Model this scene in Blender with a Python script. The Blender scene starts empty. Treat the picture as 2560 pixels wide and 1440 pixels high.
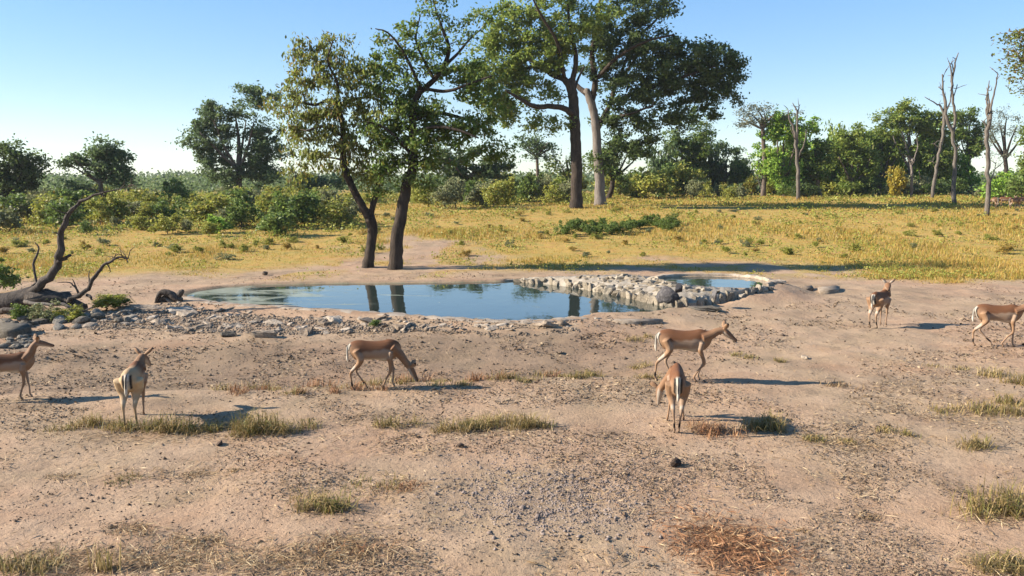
import bpy, math, random
import numpy as np
from mathutils import Vector, Matrix, kdtree

# ------------------------------------------------------------------ camera, sky, sun, exposure
scn = bpy.context.scene
CAM_H, FPX = 3.3, 2000.0                       # camera height (m), focal length in photo pixels (2560 wide)
PITCH = math.atan(255.0 / FPX)
cam_d = bpy.data.cameras.new('camera'); cam = bpy.data.objects.new('camera', cam_d)
scn.collection.objects.link(cam)
cam.location = (0, 0, CAM_H); cam.rotation_euler = (math.pi / 2 - PITCH, 0, 0)
cam_d.sensor_width = 36.0; cam_d.lens = 36.0 * FPX / 2560.0
cam_d.clip_start = 0.1; cam_d.clip_end = 8000
scn.camera = cam

SUN_EL, SUN_AZ = math.radians(27), math.radians(-92)   # azimuth from +Y towards +X
world = bpy.data.worlds.new('World'); scn.world = world; world.use_nodes = True
wn = world.node_tree; wn.nodes.clear()
sky = wn.nodes.new('ShaderNodeTexSky'); sky.sky_type = 'NISHITA'; sky.sun_disc = False
sky.sun_elevation = SUN_EL; sky.sun_rotation = SUN_AZ
sky.air_density = 1.0; sky.dust_density = 0.0; sky.ozone_density = 3.5; sky.altitude = 0
bg = wn.nodes.new('ShaderNodeBackground'); bg.inputs['Strength'].default_value = 0.15
wo = wn.nodes.new('ShaderNodeOutputWorld')
hs = wn.nodes.new('ShaderNodeHueSaturation'); hs.inputs['Saturation'].default_value = 1.75; hs.inputs['Value'].default_value = 1.12; hs.inputs['Hue'].default_value = .512
gm = wn.nodes.new('ShaderNodeGamma'); gm.inputs['Gamma'].default_value = 0.5
wn.links.new(sky.outputs[0], gm.inputs['Color']); wn.links.new(gm.outputs[0], hs.inputs['Color']); wn.links.new(hs.outputs[0], bg.inputs[0]); wn.links.new(bg.outputs[0], wo.inputs[0])
sun_d = bpy.data.lights.new('sun', 'SUN'); sun_d.energy = 5.0; sun_d.angle = math.radians(0.5)
sun_d.color = (1.0, 0.93, 0.82)
sun = bpy.data.objects.new('sun', sun_d); scn.collection.objects.link(sun)
sdir = Vector((math.sin(SUN_AZ) * math.cos(SUN_EL), math.cos(SUN_AZ) * math.cos(SUN_EL), math.sin(SUN_EL)))
sun.rotation_euler = sdir.to_track_quat('Z', 'Y').to_euler()
vs = scn.view_settings
vs.view_transform = 'Standard'; vs.look = 'None'; vs.gamma = 1.0; vs.use_curve_mapping = False
vs.exposure = 1.42
scn.render.engine = 'CYCLES'
scn.cycles.max_bounces = 6; scn.cycles.diffuse_bounces = 3; scn.cycles.glossy_bounces = 3
scn.cycles.transmission_bounces = 4; scn.cycles.transparent_max_bounces = 6
scn.cycles.use_denoising = True

# ------------------------------------------------------------------ helpers
COL = scn.collection
HAZE = .00018
rng = np.random.default_rng(11)
random.seed(5)

class MB:
    """collects vertices and faces; build() links them as ONE mesh object"""
    def __init__(s): s.V = []; s.F = {}; s.n = 0
    def add(s, V, F):
        V = np.asarray(V, float).reshape(-1, 3); F = np.asarray(F, int)
        s.V.append(V); s.F.setdefault(F.shape[1], []).append(F + s.n); s.n += len(V)
    def mesh(s, name, smooth=False):
        me = bpy.data.meshes.new(name)
        V = np.concatenate(s.V)
        me.vertices.add(len(V)); me.vertices.foreach_set('co', V.astype(np.float32).ravel())
        loops, starts, off = [], [], 0
        for k, fs in s.F.items():
            f = np.concatenate(fs); loops.append(f.ravel())
            starts.append(off + np.arange(len(f)) * k); off += f.size
        loops = np.concatenate(loops); starts = np.concatenate(starts)
        me.loops.add(len(loops)); me.polygons.add(len(starts))
        me.polygons.foreach_set('loop_start', starts.astype(np.int32))
        me.loops.foreach_set('vertex_index', loops.astype(np.int32))
        if smooth: me.polygons.foreach_set('use_smooth', np.ones(len(starts), bool))
        me.update(calc_edges=True)
        return me
    def build(s, name, mat, parent=None, loc=(0, 0, 0), smooth=False):
        return link(name, s.mesh(name, smooth), mat, parent, loc)

def link(name, me, mat, parent=None, loc=(0, 0, 0)):
    o = bpy.data.objects.new(name, me); COL.objects.link(o)
    if mat is not None and len(me.materials) == 0: me.materials.append(mat)
    o.location = loc; o.parent = parent
    return o

def empty(name, loc, rz=0.0):
    o = bpy.data.objects.new(name, None); COL.objects.link(o)
    o.location = loc; o.rotation_euler = (0, 0, rz); o.empty_display_size = 0.3
    return o

def tag(o, label=None, cat=None, group=None, kind=None):
    if label: o['label'] = label
    if cat: o['category'] = cat
    if group: o['group'] = group
    if kind: o['kind'] = kind
    return o

CP, SP = math.cos(PITCH), math.sin(PITCH)
def ray(px, py):
    dx, dy = (px - 1280.0) / FPX, (720.0 - py) / FPX
    return np.array((dx, CP + dy * SP, -SP + dy * CP))
def at(px, py, Y):
    d = ray(px, py); return np.array((0, 0, CAM_H)) + d * (Y / d[1])
def plane(px, py, z):
    d = ray(px, py); return np.array((0, 0, CAM_H)) + d * ((z - CAM_H) / d[2])
def project(P):
    P = np.asarray(P, float).reshape(-1, 3)
    x, y, z = P[:, 0], P[:, 1], P[:, 2] - CAM_H
    f = y * CP - z * SP; u = y * SP + z * CP
    return 1280 + FPX * x / f, 720 - FPX * u / f

def smooth(a, b, x):
    t = np.clip((x - a) / (b - a), 0, 1); return t * t * (3 - 2 * t)

_perm = np.random.default_rng(3).random((256, 256))
def vnoise(x, y):
    xi, yi = np.floor(x).astype(int), np.floor(y).astype(int)
    fx, fy = x - xi, y - yi
    fx, fy = fx * fx * (3 - 2 * fx), fy * fy * (3 - 2 * fy)
    g = lambda a, b: _perm[a & 255, b & 255]
    return (g(xi, yi) * (1 - fx) + g(xi + 1, yi) * fx) * (1 - fy) + (g(xi, yi + 1) * (1 - fx) + g(xi + 1, yi + 1) * fx) * fy
def fbm(x, y, o=4):
    s, a, t = 0, 1.0, 0
    for i in range(o):
        s = s + a * vnoise(x * 2 ** i + 17 * i, y * 2 ** i + 31 * i); t += a; a *= .5
    return s / t

def poly_sd(x, y, P):
    """signed distance to polygon P, negative inside"""
    x = np.asarray(x, float); y = np.asarray(y, float)
    d = np.full(x.shape, 1e9); ins = np.zeros(x.shape, bool)
    n = len(P)
    for i in range(n):
        ax, ay = P[i][:2]; bx, by = P[(i + 1) % n][:2]
        ex, ey = bx - ax, by - ay
        t = np.clip(((x - ax) * ex + (y - ay) * ey) / (ex * ex + ey * ey + 1e-12), 0, 1)
        d = np.minimum(d, (x - ax - t * ex) ** 2 + (y - ay - t * ey) ** 2)
        c = ((ay > y) != (by > y)) & (x < (bx - ax) * (y - ay) / (by - ay + 1e-12) + ax)
        ins ^= c
    d = np.sqrt(d); return np.where(ins, -d, d)

def catmull(P, m):
    """smooth polyline with m samples per span"""
    P = np.asarray(P, float)
    Q = np.vstack([2 * P[0] - P[1], P, 2 * P[-1] - P[-2]])
    out = []
    for i in range(1, len(Q) - 2):
        for k in range(m):
            t = k / m
            out.append(.5 * ((2 * Q[i]) + (-Q[i - 1] + Q[i + 1]) * t + (2 * Q[i - 1] - 5 * Q[i] + 4 * Q[i + 1] - Q[i + 2]) * t * t
                             + (-Q[i - 1] + 3 * Q[i] - 3 * Q[i + 1] + Q[i + 2]) * t ** 3))
    out.append(P[-1]); return np.array(out)

def catmull_closed(P, m):
    P = np.asarray(P, float); n = len(P); out = []
    for i in range(n):
        a, b, c, d = P[(i - 1) % n], P[i], P[(i + 1) % n], P[(i + 2) % n]
        for k in range(m):
            t = k / m
            out.append(.5 * ((2 * b) + (-a + c) * t + (2 * a - 5 * b + 4 * c - d) * t * t + (-a + 3 * b - 3 * c + d) * t ** 3))
    return np.array(out)

def tube(P, R, n=8, rough=0.0, squash=None, cap=True, rg=None):
    """tapered tube along points P with radii R; returns V, quads, tris"""
    P = np.asarray(P, float); R = np.asarray(R, float); k = len(P)
    T = np.gradient(P, axis=0); T /= np.linalg.norm(T, axis=1)[:, None] + 1e-9
    ref = np.array((0.0, 1.0, 0.0)) if abs(T[0][1]) < .8 else np.array((1.0, 0, 0))
    V = []
    a = np.arange(n) / n * 2 * math.pi
    ph = 0 if rg is None else rg.random(n) * 6.28
    for i in range(k):
        u = np.cross(T[i], ref); u /= np.linalg.norm(u) + 1e-9
        w = np.cross(u, T[i]); ref = w
        r = R[i] * np.ones(n)
        if rough and rg is not None:
            r = r * (1 + rough * (np.sin(ph + i * .35) * .5 + (rg.random(n) - .5)))
        su, sw = (1, 1) if squash is None else squash[i]
        V.append(P[i] + np.cos(a)[:, None] * r[:, None] * u * su + np.sin(a)[:, None] * r[:, None] * w * sw)
    V = np.concatenate(V)
    F = []
    for i in range(k - 1):
        for j in range(n):
            F.append((i * n + j, i * n + (j + 1) % n, (i + 1) * n + (j + 1) % n, (i + 1) * n + j))
    tris = []
    if cap:
        V = np.vstack([V, P[0] - T[0] * R[0] * .4, P[-1] + T[-1] * R[-1] * .6])
        for j in range(n):
            tris.append((k * n, (j + 1) % n, j)); tris.append((k * n + 1, (k - 1) * n + j, (k - 1) * n + (j + 1) % n))
    return V, np.array(F), np.array(tris)

def add_tube(mb, P, R, n=8, **kw):
    V, F, T = tube(P, R, n, **kw)
    base = mb.n
    mb.add(V, F)
    if len(T): mb.F.setdefault(3, []).append(T + base)

# ------------------------------------------------------------------ materials
def new_mat(name):
    m = bpy.data.materials.new(name); m.use_nodes = True
    nt = m.node_tree; nt.nodes.clear()
    out = nt.nodes.new('ShaderNodeOutputMaterial')
    return m, nt, out
def N(nt, t, **kw):
    n = nt.nodes.new(t)
    for k, v in kw.items():
        if k.startswith('_'): n.inputs[k[1:]].default_value = v
        else: setattr(n, k, v)
    return n
def ramp(nt, fac, stops, interp='LINEAR'):
    r = nt.nodes.new('ShaderNodeValToRGB'); r.color_ramp.interpolation = interp
    el = r.color_ramp.elements
    while len(el) < len(stops): el.new(0.5)
    for e, (p, c) in zip(el, stops): e.position = p; e.color = (*c, 1)
    nt.links.new(fac, r.inputs[0]); return r.outputs[0]
def noise(nt, scale, detail=4, rough=.6, vec=None, dist=0.0):
    n = nt.nodes.new('ShaderNodeTexNoise'); n.inputs['Scale'].default_value = scale
    n.inputs['Detail'].default_value = detail; n.inputs['Roughness'].default_value = rough
    n.inputs['Distortion'].default_value = dist
    if vec is not None: nt.links.new(vec, n.inputs['Vector'])
    return n.outputs['Fac']
def mixc(nt, fac, a, b, mode='MIX'):
    m = nt.nodes.new('ShaderNodeMix'); m.data_type = 'RGBA'; m.blend_type = mode
    for s, v in ((0, fac), (6, a), (7, b)):
        if isinstance(v, (int, float)): m.inputs[s].default_value = v
        elif isinstance(v, tuple): m.inputs[s].default_value = (*v, 1)
        else: nt.links.new(v, m.inputs[s])
    return m.outputs[2]
def math_n(nt, op, a, b=0.0, clamp=False):
    m = nt.nodes.new('ShaderNodeMath'); m.operation = op; m.use_clamp = clamp
    for i, v in ((0, a), (1, b)):
        if isinstance(v, (int, float)): m.inputs[i].default_value = v
        else: nt.links.new(v, m.inputs[i])
    return m.outputs[0]
def bump(nt, h, strength, dist):
    b = nt.nodes.new('ShaderNodeBump'); b.inputs['Strength'].default_value = strength
    b.inputs['Distance'].default_value = dist
    nt.links.new(h, b.inputs['Height']); return b.outputs[0]
def principled(nt, out, col, rough=.9, spec=.2, normal=None):
    p = nt.nodes.new('ShaderNodeBsdfPrincipled')
    if isinstance(col, tuple): p.inputs['Base Color'].default_value = (*col, 1)
    else: nt.links.new(col, p.inputs['Base Color'])
    if isinstance(rough, float): p.inputs['Roughness'].default_value = rough
    else: nt.links.new(rough, p.inputs['Roughness'])
    p.inputs['Specular IOR Level'].default_value = spec
    if normal is not None: nt.links.new(normal, p.inputs['Normal'])
    if out is not None: nt.links.new(p.outputs[0], out.inputs[0])
    return p

def leaf_mat(name, stops, trans=.5, rough=.55, spec=.3, nscale=.9):
    """foliage or grass: each leaf or blade has its own colour from the ramp"""
    m, nt, out = new_mat(name)
    g = N(nt, 'ShaderNodeNewGeometry')
    oi = N(nt, 'ShaderNodeObjectInfo')
    f = math_n(nt, 'ADD', math_n(nt, 'MULTIPLY', g.outputs['Random Per Island'], .8),
               math_n(nt, 'MULTIPLY', noise(nt, nscale, 2, .5, g.outputs['Position']), .45))
    f = math_n(nt, 'SUBTRACT', f, .12)
    f = math_n(nt, 'ADD', f, math_n(nt, 'MULTIPLY', math_n(nt, 'SUBTRACT', oi.outputs['Random'], .5), .12))
    c = ramp(nt, f, stops)
    p = principled(nt, None, c, rough, spec)
    t = N(nt, 'ShaderNodeBsdfTranslucent'); nt.links.new(c, t.inputs[0])
    mx = N(nt, 'ShaderNodeMixShader'); mx.inputs[0].default_value = trans
    nt.links.new(p.outputs[0], mx.inputs[1]); nt.links.new(t.outputs[0], mx.inputs[2])
    nt.links.new(mx.outputs[0], out.inputs[0]); return m

def bark_mat(name, a, b, scale=6.0):
    m, nt, out = new_mat(name)
    tc = N(nt, 'ShaderNodeTexCoord'); mp = N(nt, 'ShaderNodeMapping'); mp.inputs['Scale'].default_value = (1, 1, .25)
    nt.links.new(tc.outputs['Object'], mp.inputs[0])
    n1 = noise(nt, scale, 5, .65, mp.outputs[0], .6); n2 = noise(nt, scale * 5, 3, .6, mp.outputs[0])
    f = math_n(nt, 'ADD', math_n(nt, 'MULTIPLY', n1, .7), math_n(nt, 'MULTIPLY', n2, .3))
    c = ramp(nt, f, [(.32, a), (.68, b)])
    principled(nt, out, c, .92, .15, bump(nt, f, .9, .06)); return m

def rock_mat(name, a, b, c3):
    m, nt, out = new_mat(name)
    tc = N(nt, 'ShaderNodeTexCoord'); oi = N(nt, 'ShaderNodeObjectInfo')
    v = N(nt, 'ShaderNodeVectorMath', operation='ADD'); nt.links.new(tc.outputs['Object'], v.inputs[0]); nt.links.new(oi.outputs['Random'], v.inputs[1])
    n1 = noise(nt, 5, 5, .65, v.outputs[0]); n2 = noise(nt, 28, 3, .6, v.outputs[0])
    f = math_n(nt, 'ADD', n1, math_n(nt, 'MULTIPLY', math_n(nt, 'SUBTRACT', oi.outputs['Random'], .5), .35))
    c = ramp(nt, f, [(.3, a), (.5, b), (.72, c3)])
    principled(nt, out, c, .9, .2, bump(nt, math_n(nt, 'ADD', n1, math_n(nt, 'MULTIPLY', n2, .4)), .6, .03)); return m

M = {}
M['bark_dark'] = bark_mat('bark_dark', (.016, .012, .009), (.075, .055, .04))
M['bark_mid'] = bark_mat('bark_mid', (.05, .037, .028), (.17, .13, .10))
M['bark_pale'] = bark_mat('bark_pale', (.09, .072, .06), (.22, .185, .155))
M['bark_twig'] = bark_mat('bark_twig', (.05, .038, .028), (.16, .12, .09), 10)
M['dead_grey'] = bark_mat('dead_grey', (.05, .04, .032), (.19, .16, .13), 8)
M['dead_dark'] = bark_mat('dead_dark', (.022, .017, .014), (.12, .095, .075), 7)
M['leaf_mix'] = leaf_mat('leaf_mix', [(0, (0.240, 0.109, 0.040)), (.15, (0.204, 0.138, 0.040)), (.4, (0.132, 0.155, 0.035)), (.75, (0.198, 0.230, 0.045)), (1, (0.324, 0.310, 0.075))])
M['leaf_green'] = leaf_mat('leaf_green', [(0, (0.162, 0.147, 0.030)), (.4, (0.090, 0.147, 0.030)), (.75, (0.154, 0.224, 0.042)), (1, (0.270, 0.293, 0.060))])
M['leaf_yellowgreen'] = leaf_mat('leaf_yellowgreen', [(0, (0.172, 0.172, 0.034)), (.35, (0.138, 0.207, 0.038)), (.75, (0.241, 0.293, 0.052)), (1, (0.414, 0.397, 0.086))])
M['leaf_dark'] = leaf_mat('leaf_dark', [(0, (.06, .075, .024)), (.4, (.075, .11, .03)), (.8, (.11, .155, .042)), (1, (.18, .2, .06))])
M['leaf_blue'] = leaf_mat('leaf_blue', [(0, (.07, .095, .04)), (.4, (.09, .135, .05)), (.8, (.135, .185, .07)), (1, (.2, .23, .09))])
M['leaf_bright'] = leaf_mat('leaf_bright', [(0, (0.131, 0.188, 0.030)), (.4, (0.188, 0.319, 0.041)), (.8, (0.300, 0.450, 0.056)), (1, (0.469, 0.500, 0.094))], .42)
M['leaf_grey'] = leaf_mat('leaf_grey', [(0, (0.105, 0.105, 0.068)), (.4, (0.150, 0.158, 0.090)), (.8, (0.225, 0.225, 0.135)), (1, (0.300, 0.285, 0.180))])
M['leaf_gold'] = leaf_mat('leaf_gold', [(0, (.2, .14, .02)), (.4, (.3, .22, .025)), (.8, (.4, .32, .04)), (1, (.45, .38, .08))], .4)
M['leaf_bush'] = leaf_mat('leaf_bush', [(0, (0.330, 0.195, 0.045)), (.2, (0.285, 0.247, 0.045)), (.45, (0.195, 0.225, 0.039)), (.75, (0.300, 0.307, 0.053)), (1, (0.500, 0.450, 0.090))], .4)
M['leaf_bush_green'] = leaf_mat('leaf_bush_green', [(0, (0.120, 0.120, 0.030)), (.3, (0.090, 0.135, 0.030)), (.7, (0.150, 0.217, 0.042)), (1, (0.270, 0.300, 0.075))], .4)
M['leaf_bush_grey'] = leaf_mat('leaf_bush_grey', [(0, (0.180, 0.135, 0.068)), (.3, (0.165, 0.173, 0.075)), (.7, (0.240, 0.255, 0.112)), (1, (0.360, 0.345, 0.165))], .4)
M['grass_gold'] = leaf_mat('grass_gold', [(0, (.17, .18, .04)), (.2, (.27, .245, .055)), (.45, (.405, .28, .05)), (.7, (.41, .225, .05)), (1, (.52, .42, .19))], .35, .6, .2, .3)
M['grass_tuft'] = leaf_mat('grass_tuft', [(0, (.12, .13, .03)), (.2, (.2, .17, .05)), (.5, (.28, .19, .07)), (.8, (.36, .25, .11)), (1, (.5, .4, .22))], .3, .6, .2)
M['straw'] = leaf_mat('straw', [(0, (.10, .055, .03)), (.3, (.25, .15, .07)), (.7, (.38, .26, .135)), (1, (.55, .43, .26))], .15, .7, .2)
M['straw_red'] = leaf_mat('straw_red', [(0, (.09, .04, .02)), (.3, (.22, .10, .045)), (.7, (.34, .17, .08)), (1, (.5, .34, .18))], .15, .7, .2)
M['litter'] = leaf_mat('litter', [(0, (.03, .02, .014)), (.3, (.09, .058, .036)), (.6, (.2, .135, .08)), (1, (.38, .29, .18))], .1, .8, .15)
M['rock_pale'] = rock_mat('rock_pale', (.15, .108, .073), (.28, .215, .153), (.43, .35, .265))
M['rock_wall'] = rock_mat('rock_wall', (.125, .098, .066), (.225, .182, .13), (.33, .275, .205))
M['rock_dark'] = rock_mat('rock_dark', (.035, .032, .034), (.07, .062, .06), (.14, .125, .115))
M['rock_wet'] = rock_mat('rock_wet', (.07, .057, .04), (.14, .115, .085), (.26, .22, .17))
M['concrete'] = rock_mat('concrete', (.2, .165, .125), (.29, .245, .19), (.36, .31, .25))
M['clod'] = rock_mat('clod', (.05, .034, .024), (.12, .082, .055), (.22, .16, .11))
M['clod_pale'] = rock_mat('clod_pale', (.11, .08, .055), (.2, .15, .105), (.30, .24, .18))
M['gravel'] = rock_mat('gravel', (.16, .12, .098), (.25, .195, .16), (.36, .30, .25))
M['dung'] = rock_mat('dung', (.03, .02, .014), (.07, .045, .03), (.12, .08, .055))

# ------------------------------------------------------------------ pools and terrain
ZW = 0.12                                            # water level of the large pool
POOL_PX = [(455, 739), (490, 729), (560, 719), (660, 713), (840, 709), (1000, 708), (1150, 706), (1290, 703), (1380, 713), (1450, 723),
           (1530, 739), (1600, 754), (1690, 771), (1640, 784), (1560, 786), (1490, 787), (1440, 799), (1360, 806), (1270, 807), (1150, 802),
           (1000, 791), (850, 781), (700, 771), (590, 765), (510, 757), (470, 748)]
POOL = np.array([plane(x, y, ZW)[:2] for x, y in POOL_PX])
ZU = 0.42                                            # water level of the small upper pool
UP_PX = [(1640, 697), (1690, 692), (1770, 691), (1850, 693), (1905, 699), (1930, 708), (1915, 718), (1860, 721), (1780, 719), (1710, 711), (1660, 703)]
UPOOL = np.array([plane(x, y, ZU)[:2] for x, y in UP_PX])
UC = UPOOL.mean(0)

BASE_W = [(1286, 704, .12), (1380, 714, .10), (1450, 724, .10), (1530, 740, .10), (1600, 755, .10), (1690, 772, .10), (1770, 766, .10), (1850, 751, .18), (1922, 727, .36)]
TOP_W = [(1300, 698, .22), (1400, 693, .36), (1500, 690, .46), (1580, 690, .52), (1640, 697, .52), (1690, 709, .50), (1770, 720, .50), (1850, 723, .48), (1924, 720, .44)]
WALLP = np.array([plane(*p)[:2] for p in BASE_W] + [plane(*p)[:2] for p in TOP_W[::-1]])
def crest_y(x): return 12.75 + .16 * (x + 4) * .8 + .5 * (fbm(x * .25 + 9, x * 0 + 3.3, 2) - .5)
def H(x, y, fine=True):
    x = np.asarray(x, float); y = np.asarray(y, float)
    z = 1.6 * smooth(27, 72, y) + np.where(y > 70, 1.3 * (1 - np.exp(-np.maximum(y - 70, 0) / 80)), 0)
    z = z + .17 * smooth(17, 24, y)
    cy = crest_y(x); sx = smooth(7, 1, x)
    z = z + (.07 * np.exp(-((y - cy + .5) / 1.0) ** 2) - .15 * smooth(cy - .1, cy + .7, y) * smooth(cy + 4.4, cy + 2.2, y)) * sx
    z = z + .10 * (fbm(x * .12 + 4, y * .12 + 8, 3) - .5) * smooth(110, 60, y)
    du = poly_sd(x, y, UPOOL)
    mound = .30 * smooth(1.5, .1, du) + .14 * smooth(5, 1, du)
    sd = poly_sd(x, y, POOL)
    bank = smooth(1.5, .05, sd)
    z = z * (1 - bank) + .19 * bank
    z = np.maximum(z, np.where(du < 6, mound, -9))
    z = np.where(du < 0, np.maximum(ZU - .35, ZU + .03 + du * .8), z)
    z = np.where(sd < 0, np.maximum(ZW - .55, ZW + .02 + sd * .30), z)
    z = np.where(poly_sd(x, y, WALLP) < np.where(sd < .8, .3, .02), np.minimum(z, ZW - .12), z)
    if fine:
        near = smooth(40, 18, y)
        f = (fbm(x * 1.1, y * 1.1, 3) - .5) * .07 + (fbm(x * 4.3 + 5, y * 4.3, 3) - .5) * .04
        dip = smooth(cy - .2, cy + .8, y) * smooth(cy + 5, cy + 3, y)
        f = f + (fbm(x * 4.5 + 12, y * 4.5 + 7, 3) - .5) * .11 * np.exp(-((x - .7) / 1.6) ** 2 - ((y - 6.9) / .8) ** 2)
        f = f + (fbm(x * 7 + 2, y * 7 + 7, 2) - .5) * .05 * dip * near
        z = z + f * smooth(90, 45, y) * np.where(sd > 0, smooth(-.1, .6, sd), .3) * np.where(du > 0, smooth(0, .6, du), .2)
    return z
def Hs(x, y): return float(H(np.array([x]), np.array([y]))[0])
def drop(px, py):
    """where the line of sight through a photo pixel meets the terrain"""
    d = ray(px, py); ts = np.concatenate([np.arange(4, 40, .05), np.arange(40, 400, .4)]) / d[1]
    P = np.array((0, 0, CAM_H)) + ts[:, None] * d
    below = P[:, 2] < H(P[:, 0], P[:, 1])
    i = int(np.argmax(below)) if below.any() else len(ts) - 1
    p = P[i].copy(); p[2] = Hs(p[0], p[1]); return p
def drop_many(px, py):
    return np.array([drop(a, b) for a, b in zip(px, py)])

BARE_PX = [  # bare soil reaching up into the meadow (photo pixels), mapped to the ground below
    [(600, 690), (700, 668), (880, 642), (940, 612), (1010, 600), (1100, 608), (1200, 642), (1260, 690)],
    [(1500, 690), (1540, 652), (1800, 655), (2060, 664), (2080, 700)]]
def meadow(x, y):
    """0 bare soil .. 1 dry grass"""
    n = fbm(x * .35 + 40, y * .35, 3)
    edge = 28.6 + (n - .5) * 5 + .0 * x
    edge = edge - .6 * smooth(-4, -12, x) - 3.4 * smooth(9, 14, x)
    m = smooth(edge - 1.6, edge + 2.6, y)
    for poly in BARE_PX:
        P = np.array([plane(a, b, .25 if b > 640 else .45)[:2] for a, b in poly])
        n2 = fbm(x * .8 + 11, y * .5 + 5, 3)
        m = m * np.maximum(smooth(-.8, 1.6, poly_sd(x, y, P) + (n - .5) * 5), .75 * smooth(.46, .62, n2))
    return m

xs = np.concatenate([-np.geomspace(3000, 24, 40), np.arange(-23.6, 24, .13), np.geomspace(24.2, 3000, 40)])
ys = np.concatenate([np.linspace(-60, 3.6, 12), np.arange(4, 33, .11), np.arange(33.2, 80, .5), np.geomspace(80.5, 4000, 60)])
X, Y = np.meshgrid(xs, ys); Z = H(X.ravel(), Y.ravel())
nx, ny = len(xs), len(ys)
idx = np.arange(nx * ny).reshape(ny, nx)
F = np.stack([idx[:-1, :-1], idx[:-1, 1:], idx[1:, 1:], idx[1:, :-1]], -1).reshape(-1, 4)
mb = MB(); mb.add(np.stack([X.ravel(), Y.ravel(), Z], -1), F)

m, nt, out = new_mat('savanna_soil')
g = N(nt, 'ShaderNodeNewGeometry'); pos = g.outputs['Position']
big = noise(nt, .22, 4, .6, pos); mid = noise(nt, 1.3, 5, .65, pos); fine = noise(nt, 14, 5, .7, pos); grit = noise(nt, 70, 3, .7, pos)
c = ramp(nt, big, [(.3, (.30, .178, .104)), (.45, (.335, .214, .132)), (.56, (.285, .2, .122)), (.7, (.34, .202, .118))])
c = mixc(nt, math_n(nt, 'MULTIPLY', ramp(nt, mid, [(.4, (0, 0, 0)), (.62, (1, 1, 1))]), .55), c, (.40, .275, .178))
c = mixc(nt, math_n(nt, 'MULTIPLY', ramp(nt, fine, [(.5, (0, 0, 0)), (.72, (1, 1, 1))]), .45), c, (.16, .108, .07))
pat = noise(nt, .55, 5, .7, pos, .8)
c = mixc(nt, math_n(nt, 'MULTIPLY', ramp(nt, pat, [(.52, (0, 0, 0)), (.66, (1, 1, 1))]), .6), c, (.17, .118, .078))
c = mixc(nt, math_n(nt, 'MULTIPLY', ramp(nt, grit, [(.55, (0, 0, 0)), (.75, (1, 1, 1))]), .4), c, (.09, .06, .038))
at_d = N(nt, 'ShaderNodeAttribute', attribute_name='damp'); at_g = N(nt, 'ShaderNodeAttribute', attribute_name='meadow'); at_b = N(nt, 'ShaderNodeAttribute', attribute_name='bed')
c = mixc(nt, math_n(nt, 'MULTIPLY', at_d.outputs['Fac'], .75), c, mixc(nt, fine, (.085, .056, .036), (.165, .115, .075)))
gcol = ramp(nt, mid, [(.3, (.33, .175, .055)), (.48, (.37, .235, .05)), (.6, (.27, .21, .045)), (.75, (.32, .17, .055))])
c = mixc(nt, math_n(nt, 'MULTIPLY', at_g.outputs['Fac'], .85), c, gcol)
c = mixc(nt, at_b.outputs['Fac'], c, mixc(nt, mid, (.10, .12, .075), (.2, .2, .13)))
h = math_n(nt, 'ADD', math_n(nt, 'ADD', math_n(nt, 'MULTIPLY', mid, .6), math_n(nt, 'MULTIPLY', fine, .35)), math_n(nt, 'MULTIPLY', grit, .12))
principled(nt, out, c, .95, .1, bump(nt, h, 1.0, .06))
M['soil'] = m
ground = mb.build('ground', M['soil'], smooth=True); tag(ground, kind='structure')
sdg = poly_sd(X.ravel(), Y.ravel(), POOL); dug = poly_sd(X.ravel(), Y.ravel(), UPOOL)
def attr(o, name, v):
    a = o.data.attributes.new(name, 'FLOAT', 'POINT'); a.data.foreach_set('value', np.asarray(v, np.float32).ravel())
cyg = crest_y(X.ravel())
dampv = smooth(cyg + .1, cyg + .9, Y.ravel()) * smooth(cyg + 5.2, cyg + 3.2, Y.ravel()) * smooth(6, 1, X.ravel()) * (.35 + .65 * fbm(X.ravel() * .6, Y.ravel() * .6, 3))
dampv = np.maximum(dampv, .3 * smooth(.5, .05, sdg))
attr(ground, 'damp', dampv)
attr(ground, 'meadow', meadow(X.ravel(), Y.ravel()))
attr(ground, 'bed', np.maximum(smooth(.02, -.15, sdg), smooth(.02, -.15, dug)))

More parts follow.
